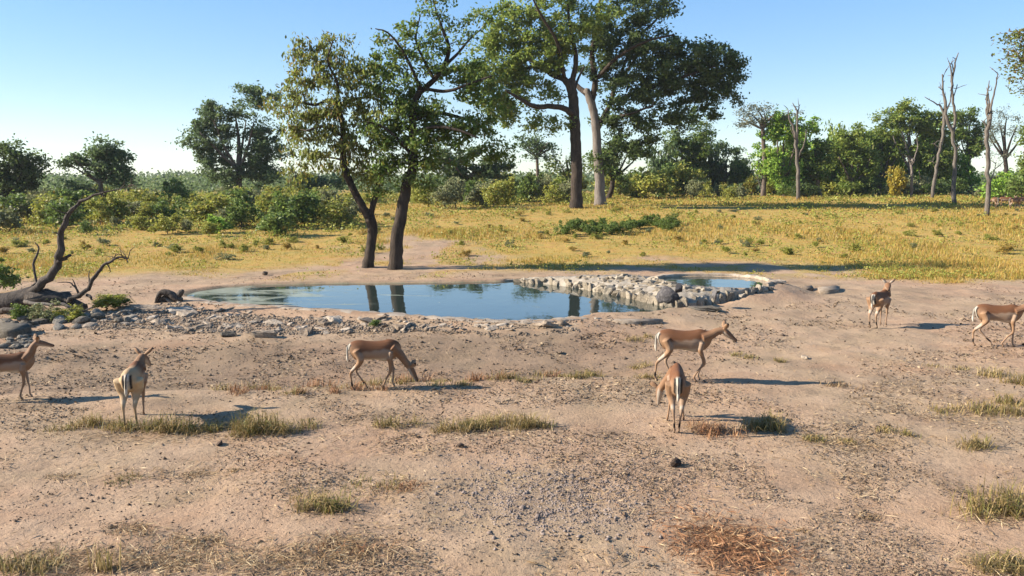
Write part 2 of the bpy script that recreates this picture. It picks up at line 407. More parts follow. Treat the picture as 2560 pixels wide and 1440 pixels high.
# water
def water_mat(name, scum):
    m, nt, out = new_mat(name)
    g = N(nt, 'ShaderNodeNewGeometry'); pos = g.outputs['Position']
    mp = N(nt, 'ShaderNodeMapping'); mp.inputs['Scale'].default_value = (1, .45, 1); nt.links.new(pos, mp.inputs[0])
    w = noise(nt, 3.0, 3, .55, mp.outputs[0], .3); w2 = noise(nt, .5, 2, .5, pos)
    rip = math_n(nt, 'MULTIPLY', w, ramp(nt, w2, [(.35, (.25,) * 3), (.65, (1,) * 3)]))
    p = principled(nt, None, (.022, .032, .026), .03, .5, bump(nt, rip, .10, .05))
    p.inputs['IOR'].default_value = 1.65
    if scum:
        d = principled(nt, None, mixc(nt, noise(nt, 2.2, 4, .6, mp.outputs[0]), (.14, .16, .10), (.34, .34, .26)), .7, .3)
        # floating algae film, thickest in the left half
        spx = N(nt, 'ShaderNodeSeparateXYZ'); nt.links.new(pos, spx.inputs[0])
        a = math_n(nt, 'MULTIPLY', math_n(nt, 'SUBTRACT', -2.2, spx.outputs[0]), .16, True)
        mp2 = N(nt, 'ShaderNodeMapping'); mp2.inputs['Scale'].default_value = (.35, .8, 1); nt.links.new(pos, mp2.inputs[0])
        n1 = noise(nt, 1.0, 6, .62, mp2.outputs[0], 1.0)
        f = math_n(nt, 'ADD', n1, math_n(nt, 'MULTIPLY', a, .20))
        f = math_n(nt, 'MULTIPLY', ramp(nt, f, [(.64, (0,) * 3), (.72, (1,) * 3)]), .7)
        sp = N(nt, 'ShaderNodeTexVoronoi'); sp.inputs['Scale'].default_value = 3.0; nt.links.new(mp.outputs[0], sp.inputs[0])
        specks = ramp(nt, sp.outputs['Distance'], [(.05, (1,) * 3), (.09, (0,) * 3)])
        f = math_n(nt, 'MAXIMUM', f, math_n(nt, 'MULTIPLY', specks, ramp(nt, w2, [(.42, (0,) * 3), (.55, (.7,) * 3)])))
        mx = N(nt, 'ShaderNodeMixShader'); nt.links.new(f, mx.inputs[0])
        nt.links.new(p.outputs[0], mx.inputs[1]); nt.links.new(d.outputs[0], mx.inputs[2]); nt.links.new(mx.outputs[0], out.inputs[0])
    else: nt.links.new(p.outputs[0], out.inputs[0])
    return m
def water(name, poly, z, grow, mat):
    c = poly.mean(0); q = catmull_closed(poly, 4)
    d = q - c; q = q + d / np.linalg.norm(d, axis=1)[:, None] * grow
    V = np.column_stack([q, np.full(len(q), z)]); mb = MB(); mb.add(V, np.arange(len(q))[None, :])
    return tag(mb.build(name, mat), kind='structure')
water('water', POOL, ZW, .08, water_mat('pool_water', True))
water('water', UPOOL, ZU, .05, water_mat('upper_pool_water', False))

# concrete kerb round the large pool
def kerb(name, P, w, h, z0, mat, label, cat, rough=.03):
    """rounded kerb following the ground polyline P"""
    P = np.asarray(P); T = np.gradient(P, axis=0); T /= np.linalg.norm(T, axis=1)[:, None]
    Nn = np.column_stack([T[:, 1], -T[:, 0]])
    prof = [(-.5, -.16), (-.5, h * .7), (-.38, h), (.38, h), (.5, h * .7), (.5, -.16)]
    mb = MB(); V = []
    for i, p in enumerate(P):
        k = 1 + rough * 6 * (random.random() - .5)
        for a, b in prof:
            V.append((*(p + Nn[i] * a * w * k), z0[i] + b + (rough * (random.random() - .5) if b > 0 else 0)))
    n = len(prof); F = [(i * n + j, i * n + j + 1, (i + 1) * n + j + 1, (i + 1) * n + j) for i in range(len(P) - 1) for j in range(n - 1)]
    mb.add(V, F); mb.add(V[:n], [list(range(n))]); mb.add(V[-n:], [list(range(n))[::-1]])
    return tag(mb.build(name, mat), label, cat)
far_k = catmull(np.array([plane(x, y, ZW)[:2] for x, y in [(440, 752), (447, 739), (487, 728), (558, 718), (660, 712), (840, 708), (1000, 707), (1150, 705), (1296, 702)]]), 10)
kerb('pool_kerb', far_k, .11, .06, np.full(len(far_k), ZW), M['concrete'], 'thin pale concrete kerb along the far edge of the large pool', 'kerb', .02)
near_k = catmull(np.array([plane(x, y, ZW)[:2] for x, y in [(1455, 799), (1360, 808), (1270, 809), (1150, 804), (1000, 793), (850, 783), (700, 773), (590, 767), (510, 759), (462, 748)]]), 8)
kerb('pool_kerb', near_k, .42, .07, np.full(len(near_k), ZW), M['clod_pale'], 'broken concrete and earth lip along the near edge of the large pool', 'kerb', .05)
up_k = catmull(UPOOL[[0, 1, 2, 3, 4, 5, 6]] + np.array((0, .06)), 6)
kerb('pool_kerb', up_k, .16, .09, np.full(len(up_k), ZU), M['rock_pale'], 'low stone kerb round the far side of the small upper pool', 'kerb', .05)

# ------------------------------------------------------------------ rocks
def rock_mesh(name, seed, flat=.7, sub=2, ang=.55, mat=None):
    import bmesh
    r = np.random.default_rng(seed); bm = bmesh.new(); bmesh.ops.create_icosphere(bm, subdivisions=sub, radius=1)
    ax = r.normal(size=(7, 3)); ax /= np.linalg.norm(ax, axis=1)[:, None]; cut = r.uniform(.45, .85, 7)
    s = np.array((1, r.uniform(.6, .95), flat * r.uniform(.75, 1.15)))
    for v in bm.verts:
        c = np.array(v.co)
        for a, k in zip(ax, cut):
            d = c @ a
            if d > k: c = c - a * (d - k) * (ang + .4)
        v.co = c * s * (1 + r.normal() * .03)
    me = bpy.data.meshes.new(name); bm.to_mesh(me); bm.free()
    if mat: me.materials.append(mat)
    return me
def block_mesh(name, seed, mat, sz=(1, 1, 1), rough=.12):
    """angular broken block"""
    import bmesh
    r = np.random.default_rng(seed); bm = bmesh.new(); bmesh.ops.create_cube(bm, size=2)
    bmesh.ops.bevel(bm, geom=list(bm.edges), offset=.22, segments=1, affect='EDGES')
    bmesh.ops.subdivide_edges(bm, edges=[e for e in bm.edges if e.calc_length() > .8], cuts=1, use_grid_fill=True)
    sh = r.normal(size=(3, 3)) * .16; ax = r.normal(size=(4, 3)); ax /= np.linalg.norm(ax, axis=1)[:, None]; cut = r.uniform(.75, 1.2, 4)
    for v in bm.verts:
        c = np.array(v.co); c = c + sh @ c
        for a, k in zip(ax, cut):
            d = c @ a
            if d > k: c = c - a * (d - k) * .9
        v.co = c * np.array(sz) * .8 + r.normal(size=3) * rough * .5
    me = bpy.data.meshes.new(name); bm.to_mesh(me); bm.free(); me.materials.append(mat); return me
def set_rock(name, me, p, s, rz=None, tilt=.25, parent=None, sink=.25):
    o = bpy.data.objects.new(name, me); COL.objects.link(o); o.parent = parent
    s = (s, s, s) if np.isscalar(s) else s
    o.scale = s; o.location = (p[0], p[1], p[2] + s[2] * (.5 - sink))
    o.rotation_euler = (random.uniform(-tilt, tilt), random.uniform(-tilt, tilt), random.uniform(0, 6.28) if rz is None else rz)
    return o

# stone wall between the pools
bw = catmull(np.array([plane(*p) for p in BASE_W]), 12); tw = catmull(np.array([plane(*p) for p in TOP_W]), 12)
wall = empty('stone_wall', bw[len(bw) // 2]); wl = np.array(wall.location)
tag(wall, 'sloping wall of whitish rough stones between the large pool and the small upper pool', 'wall')
mbw = MB(); k = 8; V = []
for i in range(len(bw)):
    for j in range(k):
        t = (-.1, .1, .3, .5, .75, 1, 1.1, 1.15)[j]; p = bw[i] * (1 - t) + tw[i] * t
        p[2] = bw[i][2] + (tw[i][2] - bw[i][2]) * min(1, max(0, t * 2.0 if t < .3 else .6 + (t - .3) * .57))
        if t > 1: p[2] = tw[i][2] - (t - 1) * 2.5
        elif t < 0: p[2] -= .25
        else: p[2] += .035
        V.append(p + rng.normal(size=3) * .015 - wl)
mbw.add(V, [(i * k + j, (i + 1) * k + j, (i + 1) * k + j + 1, i * k + j + 1) for i in range(len(bw) - 1) for j in range(k - 1)])
mbw.build('mortar_bed', M['concrete'], wall, smooth=True)
WR = [block_mesh('stone', 100 + i, M['rock_wall']) for i in range(8)]
seg = np.concatenate([[0], np.cumsum(np.linalg.norm(np.diff(bw, axis=0), axis=1))])
TAN = np.gradient(bw, axis=0)
for row in range(6):
    s = rng.uniform(0, .15)
    while s < seg[-1]:
        i = min(int(np.searchsorted(seg, s)), len(bw) - 1); u = s / seg[-1]
        run = np.linalg.norm((tw[i] - bw[i])[:2]); rise = tw[i][2] - bw[i][2]
        rows = int(np.clip(run / .26, 1, 6)) if u > .1 else 2
        wdt = rng.uniform(.10, .19) * (1 if u < .6 else .85); hgt = rng.uniform(.13, .21) * (1.15 if row == 0 else .55) * (.6 if u < .08 else 1)
        if row < rows:
            t = (row + .3 + rng.uniform(-.15, .15)) / rows
            p = bw[i] * (1 - t) + tw[i] * t; p[2] = bw[i][2] + rise * min(1, .30 + t * 1.0) * (1 if row else .45) - (.05 if row else 0)
            o = bpy.data.objects.new('stone', WR[rng.integers(8)]); COL.objects.link(o); o.parent = wall
            o.location = p - wl; o.scale = (wdt, rng.uniform(.09, .16), hgt)
            o.rotation_euler = (rng.normal(0, .22), rng.normal(0, .25), math.atan2(TAN[i][1], TAN[i][0]) + rng.normal(0, .35))
        s += wdt * rng.uniform(1.65, 2.05)

RUB = [rock_mesh('rubble_stone', 200 + i, .55, 2, .8, M['rock_pale']) if i in (0, 8) else block_mesh('rubble_stone', 220 + i, M['rock_pale'], (1, .8, .6), .16) for i in range(9)]
def in_poly(poly, n):
    P = np.array(poly, float); lo, hi = P.min(0), P.max(0); out = []
    while len(out) < n:
        q = lo + rng.random((n * 3, 2)) * (hi - lo)
        out += list(q[poly_sd(q[:, 0], q[:, 1], P) < 0])
    return np.array(out[:n])
BANK = [(225, 800), (345, 770), (440, 752), (520, 770), (640, 779), (800, 789), (950, 798), (1100, 806), (1280, 812), (1440, 806), (1450, 818), (1250, 826),
        (1050, 826), (900, 832), (700, 838), (560, 832), (470, 836), (360, 822), (240, 826), (180, 818)]
pts = in_poly(BANK, 235)
for (a, b) in pts:
    p = drop(a, b); s = float(np.clip(rng.lognormal(-2.65, .45), .04, .24))
    if a < 480: s *= 1.15
    o = set_rock('rubble_stone', RUB[rng.integers(9)], p, (s * rng.uniform(.8, 1.6), s, s * rng.uniform(.45, .9)), None, .4, None, .58)
    tag(o, 'pale angular rubble stone lying on the near bank of the large pool', 'stone', 'rubble stones on the near bank of the pool')
WET = [rock_mesh('wet_stone', 300 + i, .7, 2, .4, M['rock_wet']) for i in range(6)]
for (a, b) in in_poly([(0, 800), (180, 792), (330, 778), (350, 800), (200, 822), (90, 832), (0, 835)], 40):
    p = drop(a, b); s = rng.uniform(.08, .22)
    tag(set_rock('wet_stone', WET[rng.integers(6)], p, (s * 1.2, s, s * .8), None, .3), 'grey rounded stone in the damp hollow below the fallen tree', 'stone', 'stones in the damp hollow below the fallen tree')
for (a, b) in in_poly([(0, 838), (70, 835), (95, 860), (60, 872), (0, 875)], 45):
    p = drop(a, b); s = rng.uniform(.05, .11)
    tag(set_rock('wet_stone', WET[rng.integers(6)], p, (s * 1.2, s, s * .8), None, .3), 'small grey-green stone in the pile at the left edge', 'stone', 'pile of small stones at the left edge')
DK = [rock_mesh('boulder', 400 + i, .75, 3, .6, M['rock_dark']) for i in range(4)]
def one_rock(name, me, px, py, wpx, hpx, label, cat='stone', mat=None, rz=None, z=None, tilt=.1, dep=.8):
    p = drop(px, py) if z is None else plane(px, py, z)
    k = p[1] / FPX
    o = set_rock(name, me, p, (wpx * k / 2, wpx * k / 2 * dep, hpx * k / 1.5), rz, tilt, None, .1)
    if mat:
        o.material_slots[0].link = 'OBJECT'; o.material_slots[0].material = mat
    return tag(o, label, cat)
one_rock('boulder', DK[0], 1668, 752, 66, 50, 'dark boulder at the water edge against the pale stone wall', z=.26)
one_rock('boulder', DK[1], 1696, 730, 28, 28, 'small dark boulder on top of the stone wall behind the dark boulder', z=.52)
one_rock('boulder', DK[2], 1786, 744, 26, 24, 'dark brown stone set in the right part of the stone wall', z=.4)
one_rock('block_stone', RUB[1], 572, 842, 42, 24, 'dark grey squarish block at the foot of the near bank', mat=M['rock_wet'], rz=.2)
one_rock('block_stone', RUB[4], 660, 842, 80, 22, 'long pale block with dark end right of the squarish block', rz=.15, dep=.5)
one_rock('flat_stone', RUB[5], 455, 785, 56, 26, 'largest pale flat stone on the left of the near bank', rz=.4)
one_rock('flat_stone', RUB[6], 372, 773, 66, 14, 'pale flat slab at the left tip of the large pool', rz=.1)
one_rock('stone', RUB[2], 662, 688, 18, 16, 'brown stone on the bare soil behind the pool', mat=M['clod'])
one_rock('stone', RUB[3], 2012, 898, 20, 12, 'lone pale stone on bare soil right of the walking impala')
one_rock('dung_ball', DK[3], 1690, 1168, 40, 26, 'dark brown dung lump lying alone on bare foreground soil', 'dung', M['dung'])
one_rock('dung_ball', DK[2], 550, 1112, 28, 12, 'flat dark dung piece below the left grass patch', 'dung', M['dung'])
one_rock('dung_ball', DK[1], 1150, 1117, 22, 12, 'small dark dung piece below the middle grass patch', 'dung', M['dung'])
one_rock('stone', RUB[7], 1400, 884, 22, 10, 'dark little clod on bare soil between the pool and the walking impala', mat=M['clod'])

# dark earth ledge under the near bank and slabs
def slab(name, pts, z0, h, mat, label, cat='slab', cut=.03):
    """flat slab with the outline pts (photo pixels on its top face)"""
    q = np.array([plane(a, b, z0 + h)[:2] for a, b in pts]); c = q.mean(0)
    mb = MB(); n = len(q); V = []
    for s, z in ((1, z0 - .1), (1, z0 + h * .75), (1 - cut, z0 + h)):
        for p in q: V.append((*((p - c) * s), z - z0))
    F = [(l * n + i, l * n + (i + 1) % n, (l + 1) * n + (i + 1) % n, (l + 1) * n + i) for l in range(2) for i in range(n)]
    mb.add(V, F); mb.F.setdefault(n, []).append(np.array([[2 * n + i for i in range(n)]]))
    return tag(mb.build(name, mat, None, (c[0], c[1], z0)), label, cat)
slab('concrete_slab', [(1481, 785), (1500, 780), (1540, 781), (1576, 782), (1582, 785), (1545, 785), (1508, 786), (1502, 796), (1485, 797)], ZW - .05, .10, M['concrete'], 'pale broken concrete corner jutting into the pool at the near edge')
slab('concrete_slab', [(1512, 798), (1560, 796), (1600, 797), (1640, 796), (1658, 798), (1625, 801), (1590, 803), (1545, 802)], ZW - .05, .075, M['clod_pale'], 'low broken concrete bar in front of the pale concrete corner')
slab('stone_slab', [(2044, 717), (2090, 713), (2100, 716), (2096, 723), (2050, 727)], Hs(*drop(2070, 722)[:2]) - .03, .12, M['clod_pale'], 'flat brown slab on the soil right of the upper pool')
slab('stone_slab', [(2003, 716), (2030, 713), (2034, 719), (2008, 723)], Hs(*drop(2020, 720)[:2]) - .03, .12, M['clod_pale'], 'small square stone beside the flat brown slab')
one_rock('flat_stone', RUB[3], 1765, 776, 90, 14, 'dark flat rock at the foot of the stone wall right end', mat=M['rock_wet'], rz=.1, dep=.5)
one_rock('flat_stone', RUB[5], 1945, 708, 36, 14, 'low pale stone at the right tip of the upper pool', rz=.3)
slab('stone_slab', [(0, 806), (70, 808), (78, 816), (40, 826), (0, 826)], Hs(*drop(40, 822)[:2]), .15, M['rock_wet'], 'dark wet slab at the left edge below the fallen tree')

# ------------------------------------------------------------------ foliage helpers
def leaves(C, L, W, rg, droop=.3, fold=.25):
    """diamond leaves: centres C (n,3), length L; returns V (4n,3), F (n,4)"""
    n = len(C); L = L * rg.uniform(.65, 1.3, n)
    th = rg.uniform(0, 2 * math.pi, n); el = rg.normal(-droop, .55, n)
    d = np.column_stack([np.cos(th) * np.cos(el), np.sin(th) * np.cos(el), np.sin(el)])
    r = rg.normal(size=(n, 3)); s = np.cross(d, r); s /= np.linalg.norm(s, axis=1)[:, None] + 1e-9
    up = np.cross(s, d)
    w = (L * W)[:, None]; L = L[:, None]
    V = np.stack([C - d * L * .5, C + s * w * .5 + up * w * fold, C + d * L * .5, C - s * w * .5 + up * w * fold], 1).reshape(-1, 3)
    F = np.arange(4 * n).reshape(n, 4); return V, F

def grow(skel, targets, rg, r0=.02, r1=.006, wander=.12, n=4, mb=None, seg=5):
    """join each target to the nearest point of a growing skeleton with a curved twig"""
    S = np.array(skel, float)
    if S.shape[1] < 5: S = np.column_stack([S, np.zeros(len(S))])
    T = np.array(targets); 
    d0 = np.array([np.min(np.linalg.norm(S[:, :3] - t, axis=1)) for t in T])
    for i in np.argsort(d0):
        t = T[i]; d = np.linalg.norm(S[:, :3] - t, axis=1) + np.maximum(0, S[:, 2] - t[2]) * .6
        j = int(np.argmin(d)); a = S[j, :3]; ra = min(S[j, 3] * .72, r0 + .03 * np.linalg.norm(t - a) * .5)
        ln = np.linalg.norm(t - a); m = max(3, int(ln / .5) + 2)
        u = np.linspace(0, 1, m)[:, None]
        off = rg.normal(size=(m, 3)) * wander * ln * .3 * np.sin(u * math.pi)
        sag = np.array((0, 0, 1.0)) * ln * rg.uniform(-.02, .16) * np.sin(u * math.pi)
        P = a * (1 - u) + t * u + off + sag
        R = np.linspace(max(ra, r1), r1, m)
        add_tube(mb[int(S[j, 4])] if isinstance(mb, dict) else mb, P, R, seg, cap=False)
        S = np.vstack([S, np.column_stack([P[1:], R[1:], np.full(m - 1, S[j, 4])])])
    return S

def make_tree(name, label, base, limbs, blobs, leafmat, barkmat, leaf=.16, width=.5, nl=34, cr=.5, density=1.0, seed=1, cat='tree', group=None,
              twig=None, droop=.3, twig_r=.02, depth=1.0, trunk_seg=10, limbmat=None):
    """limbs: polylines of (px, py, radius px[, depth offset m]); blobs: (px, py, rx, ry, clumps[, depth offset m]) in photo pixels at the tree's distance"""
    rg = np.random.default_rng(seed); b = np.array(base); Yb = b[1]; k = Yb / FPX
    root = empty(name, b); tag(root, label, cat, group)
    mb = MB(); skel = []; limb_obs = []; limbmat = limbmat or barkmat
    for li, limb in enumerate(limbs):
        P = []; R = []
        for q in limb:
            w = at(q[0], q[1], Yb); w[1] += (q[3] if len(q) > 3 else 0)
            P.append(w - b); R.append(q[2] * k)
        P = np.array(P); R = np.array(R)
        if li == 0:
            P[0] = (P[0][0], 0, -.15)
        PP = catmull(np.column_stack([P, R]), 6)
        if li == 0:
            PP[:3, 3] *= np.array((1.3, 1.14, 1.05))
        wob = rg.normal(size=(len(PP), 3)) * PP[:, 3:4] * .05; wob[0] = 0
        mb = MB()
        add_tube(mb, PP[:, :3] + wob, PP[:, 3], trunk_seg, rough=.07, rg=rg)
        limb_obs.append(mb.build('trunk' if li == 0 else 'limb', barkmat if li == 0 else limbmat, root, smooth=True))
        for s in (PP[len(PP) // 2:] if li == 0 and len(limbs) > 1 else PP[len(PP) // 4:]): skel.append(np.append(s, li))
    cl = []
    for q in blobs:
        c = at(q[0], q[1], Yb) - b; c[1] += (q[5] if len(q) > 5 else 0)
        rx, rz = q[2] * k, q[3] * k; ry = depth * .5 * (rx + max(rx, rz))
        n = max(1, int(q[4] * density))
        u = rg.normal(size=(n, 3)); u /= np.linalg.norm(u, axis=1)[:, None]
        u = u * (rg.random(n) ** .42 * np.where(rg.random(n) < .16, 1.32, 1))[:, None]
        cl.append(c + u * np.array((rx, ry, rz)))
    cl = np.concatenate(cl)
    cl[:, 2] = np.maximum(cl[:, 2], .35)
    mt = {i: MB() for i in range(len(limb_obs))}; grow(skel, cl, rg, twig_r, .005 + .004 * k * 20, mb=mt)
    for i, q in mt.items():
        if q.n: q.build('branches', twig or barkmat, limb_obs[i], smooth=True)
    C = np.repeat(cl, nl, 0)
    C = C + rg.normal(size=C.shape) * np.array((1, 1, .62)) * cr * np.repeat(rg.uniform(.5, 1.25, len(cl)), nl)[:, None] * .55
    ml = MB(); ml.add(*leaves(C, leaf, width, rg, droop)); ml.build('crown', leafmat, root)
    return root

def fill(cx, cy, rx, ry, n, seed, off=0):
    """break one big crown outline into uneven lobes"""
    rg = np.random.default_rng(seed); out = []
    n = n * 1.15; m = max(8, int(n / 6))
    for i in range(m):
        a = rg.uniform(0, 6.28); r = rg.random() ** .5 * .88
        s = rg.uniform(.22, .46)
        out.append((cx + math.cos(a) * r * rx, cy + math.sin(a) * r * ry, rx * s, ry * s * .85, n / m, off))
    return out

def simple_tree(name, label, px, py, crown, n, leafmat, barkmat, rpx=7, seed=1, lobes=None, **kw):
    """tree from a base pixel and crown ellipse(s); limbs fan out from the trunk top into the crown"""
    rg = np.random.default_rng(seed + 999); base = drop(px, py)
    cx, cy, rx, ry = crown
    fork = (cx * .5 + px * .5, min(py - 6, cy + ry * .75))
    limbs = [[(px, py, rpx), ((px + fork[0]) / 2 + rg.uniform(-4, 4), (py + fork[1]) / 2, rpx * .85), (fork[0], fork[1], rpx * .75), (fork[0] * .4 + cx * .6, cy, rpx * .45), (cx + rg.uniform(-.2, .2) * rx, cy - ry * .6, rpx * .15)]]
    kk = base[1] / FPX
    for i in range(5):
        a = -math.pi * (i + .6) / 5.2; ex, ey = cx + math.cos(a) * rx * .72, cy + math.sin(a) * ry * .55 + ry * .1
        d = rg.uniform(-.6, .6) * rx * kk
        limbs.append([(fork[0], fork[1] + 2, rpx * .5), (fork[0] * .5 + ex * .5 + rg.uniform(-5, 5), fork[1] * .55 + ey * .45, rpx * .38, d * .5), (ex, ey, rpx * .15, d)])
    blobs = fill(cx, cy, rx, ry, n, seed)
    for l in (lobes or []): blobs.append(l)
    return make_tree(name, label, base, limbs, blobs, leafmat, barkmat, seed=seed, **kw)

# ------------------------------------------------------------------ the two trees by the pool
b1 = drop(918, 669)
make_tree('savanna_tree', 'forked tree by the pool, left of the pair, with drooping brown-green leaves', b1, [
    [(918, 669, 15), (928, 610, 12), (930, 565, 13), (922, 540, 14)],
    [(922, 545, 11), (895, 495, 9.5), (868, 440, 9), (858, 400, 8), (858, 330, 7), (850, 285, 7), (842, 255, 6)],
    [(924, 545, 8), (935, 505, 7), (943, 470, 6), (952, 430, 4), (965, 395, 3)],
    [(844, 262, 5), (822, 250, 4.5), (790, 262, 3.5), (750, 255, 2.5), (720, 240, 1.5)],
    [(846, 262, 4.5), (880, 245, 4, .5), (915, 238, 3, .8), (955, 250, 2, 1)],
    [(842, 258, 4), (850, 210, 3.5, -.5), (830, 160, 2.5, -.7), (845, 110, 1.5, -.8)],
    [(857, 340, 4), (820, 320, 3, -.6), (780, 330, 2, -.8)],
    [(866, 435, 3.5), (845, 400, 3, .6), (800, 390, 2, 1)],
], [(840, 120, 55, 35, 16), (780, 140, 45, 45, 16), (740, 210, 38, 60, 22), (820, 200, 60, 45, 28), (880, 180, 50, 50, 20), (930, 200, 45, 55, 20),
    (770, 290, 60, 40, 30), (850, 270, 60, 40, 26), (915, 290, 55, 45, 24), (730, 340, 28, 40, 12), (800, 350, 60, 40, 26), (880, 350, 50, 40, 20),
    (780, 400, 40, 30, 14), (860, 405, 50, 35, 16), (760, 440, 40, 28, 8), (940, 380, 40, 50, 14), (935, 450, 30, 30, 8), (700, 270, 30, 30, 8), (880, 430, 40, 20, 6)],
    M['leaf_mix'], M['bark_dark'], leaf=.16, width=.42, nl=58, cr=.36, density=.66, seed=21, droop=1.0, twig=M['bark_twig'], twig_r=.014)
b2 = drop(986, 673)
make_tree('savanna_tree', 'tall leaning dark-trunked tree by the pool, right of the pair', b2, [
    [(988, 673, 17), (992, 600, 16), (1004, 530, 14.5), (1016, 470, 13), (1030, 420, 11), (1034, 370, 10), (1030, 320, 9), (1036, 260, 8.5), (1050, 228, 8)],
    [(1048, 232, 7), (1085, 200, 6.5), (1110, 165, 5.5), (1122, 120, 5), (1105, 70, 3.5), (1090, 25, 2), (1080, -10, 1)],
    [(1105, 170, 4.5), (1140, 130, 3.5, .5), (1170, 90, 2.5, .8), (1200, 60, 1.5, 1)],
    [(1052, 226, 5), (1035, 180, 4, -.4), (1010, 130, 3, -.8), (980, 95, 2, -1), (950, 85, 1.2, -1)],
    [(1086, 200, 4), (1060, 150, 3.2), (1040, 100, 2.5), (1050, 40, 1.5)],
    [(1034, 300, 6), (1080, 280, 5, .3), (1130, 285, 4.5, .8), (1180, 300, 3.5, 1), (1240, 330, 2.2, 1.2)],
    [(1034, 330, 5), (1090, 320, 4, -.6), (1150, 330, 3, -1), (1200, 350, 2, -1.2)],
    [(1032, 390, 5), (1000, 350, 4, -.5), (965, 320, 3, -.8), (930, 310, 2, -1)],
    [(1028, 420, 4), (1060, 395, 3, .6), (1100, 380, 2, 1)],
    [(1060, 222, 4), (1120, 232, 4, -.5), (1180, 215, 3, -.8), (1230, 200, 2, -1)],
], [(1080, 20, 60, 40, 8), (1010, 90, 60, 40, 14), (1110, 80, 70, 45, 14), (1190, 50, 50, 45, 8), (970, 130, 50, 45, 14), (1040, 150, 60, 40, 18),
    (960, 200, 55, 45, 24), (1020, 215, 60, 35, 18), (1120, 180, 60, 50, 16), (1180, 200, 60, 60, 26), (990, 290, 60, 40, 30), (1060, 280, 60, 40, 26),
    (960, 340, 55, 45, 30), (1030, 350, 70, 50, 42), (1110, 330, 60, 45, 26), (1180, 320, 70, 45, 28), (1240, 350, 50, 50, 16), (1000, 410, 60, 40, 26),
    (1070, 410, 60, 40, 20), (960, 430, 45, 40, 14), (1150, 390, 50, 35, 12), (1250, 400, 35, 28, 6), (1040, 460, 40, 25, 8), (1240, 250, 50, 40, 14), (960, 480, 30, 22, 5)],
    M['leaf_green'], M['bark_dark'], leaf=.15, width=.5, nl=62, cr=.36, density=.66, seed=22, droop=.5, twig=M['bark_twig'], twig_r=.015)

# ------------------------------------------------------------------ the two big trees in the meadow
b3 = drop(1440, 521)
make_tree('big_tree', 'large spreading tree with a black straight trunk in the meadow', b3, [
    [(1440, 521, 15), (1442, 440, 13.5), (1440, 360, 13), (1436, 290, 13), (1432, 240, 12), (1426, 200, 9)],
    [(1436, 292, 8), (1410, 275, 7, -1), (1370, 272, 6.5, -2), (1335, 276, 5.5, -3), (1300, 262, 4, -4), (1265, 245, 2.5, -5)],
    [(1430, 235, 9), (1412, 200, 8), (1380, 180, 7, 1), (1350, 150, 5, 2), (1310, 130, 3, 3)],
    [(1428, 215, 7), (1440, 150, 6), (1430, 90, 5), (1420, 20, 3), (1420, -60, 1.5)],
    [(1412, 200, 5), (1390, 120, 4, -2), (1350, 60, 3, -3), (1320, 10, 1.5, -4)],
    [(1350, 155, 4, 2), (1290, 170, 3, 1), (1230, 180, 2, 0)],
    [(1436, 225, 4), (1450, 190, 3, 2), (1470, 150, 2, 3)],
], [(1330, 30, 75, 50, 34), (1420, -20, 90, 60, 34), (1260, 60, 50, 50, 22), (1250, 130, 65, 50, 34), (1330, 110, 80, 45, 42), (1410, 90, 70, 55, 36),
    (1210, 190, 50, 45, 24), (1270, 190, 60, 40, 30), (1340, 180, 60, 40, 26), (1220, 250, 45, 30, 14), (1290, 235, 55, 25, 14), (1390, 150, 60, 40, 20),
    (1370, 230, 40, 30, 8), (1340, 300, 60, 30, 10), (1400, 300, 40, 30, 6), (1280, 300, 40, 25, 8), (1250, 270, 50, 25, 10), (1480, 40, 60, 60, 20)],
    M['leaf_yellowgreen'], M['bark_dark'], leaf=.27, width=.55, nl=90, cr=.66, density=.74, seed=31, twig=M['bark_dark'], twig_r=.05, depth=.9)
b4 = drop(1500, 514)
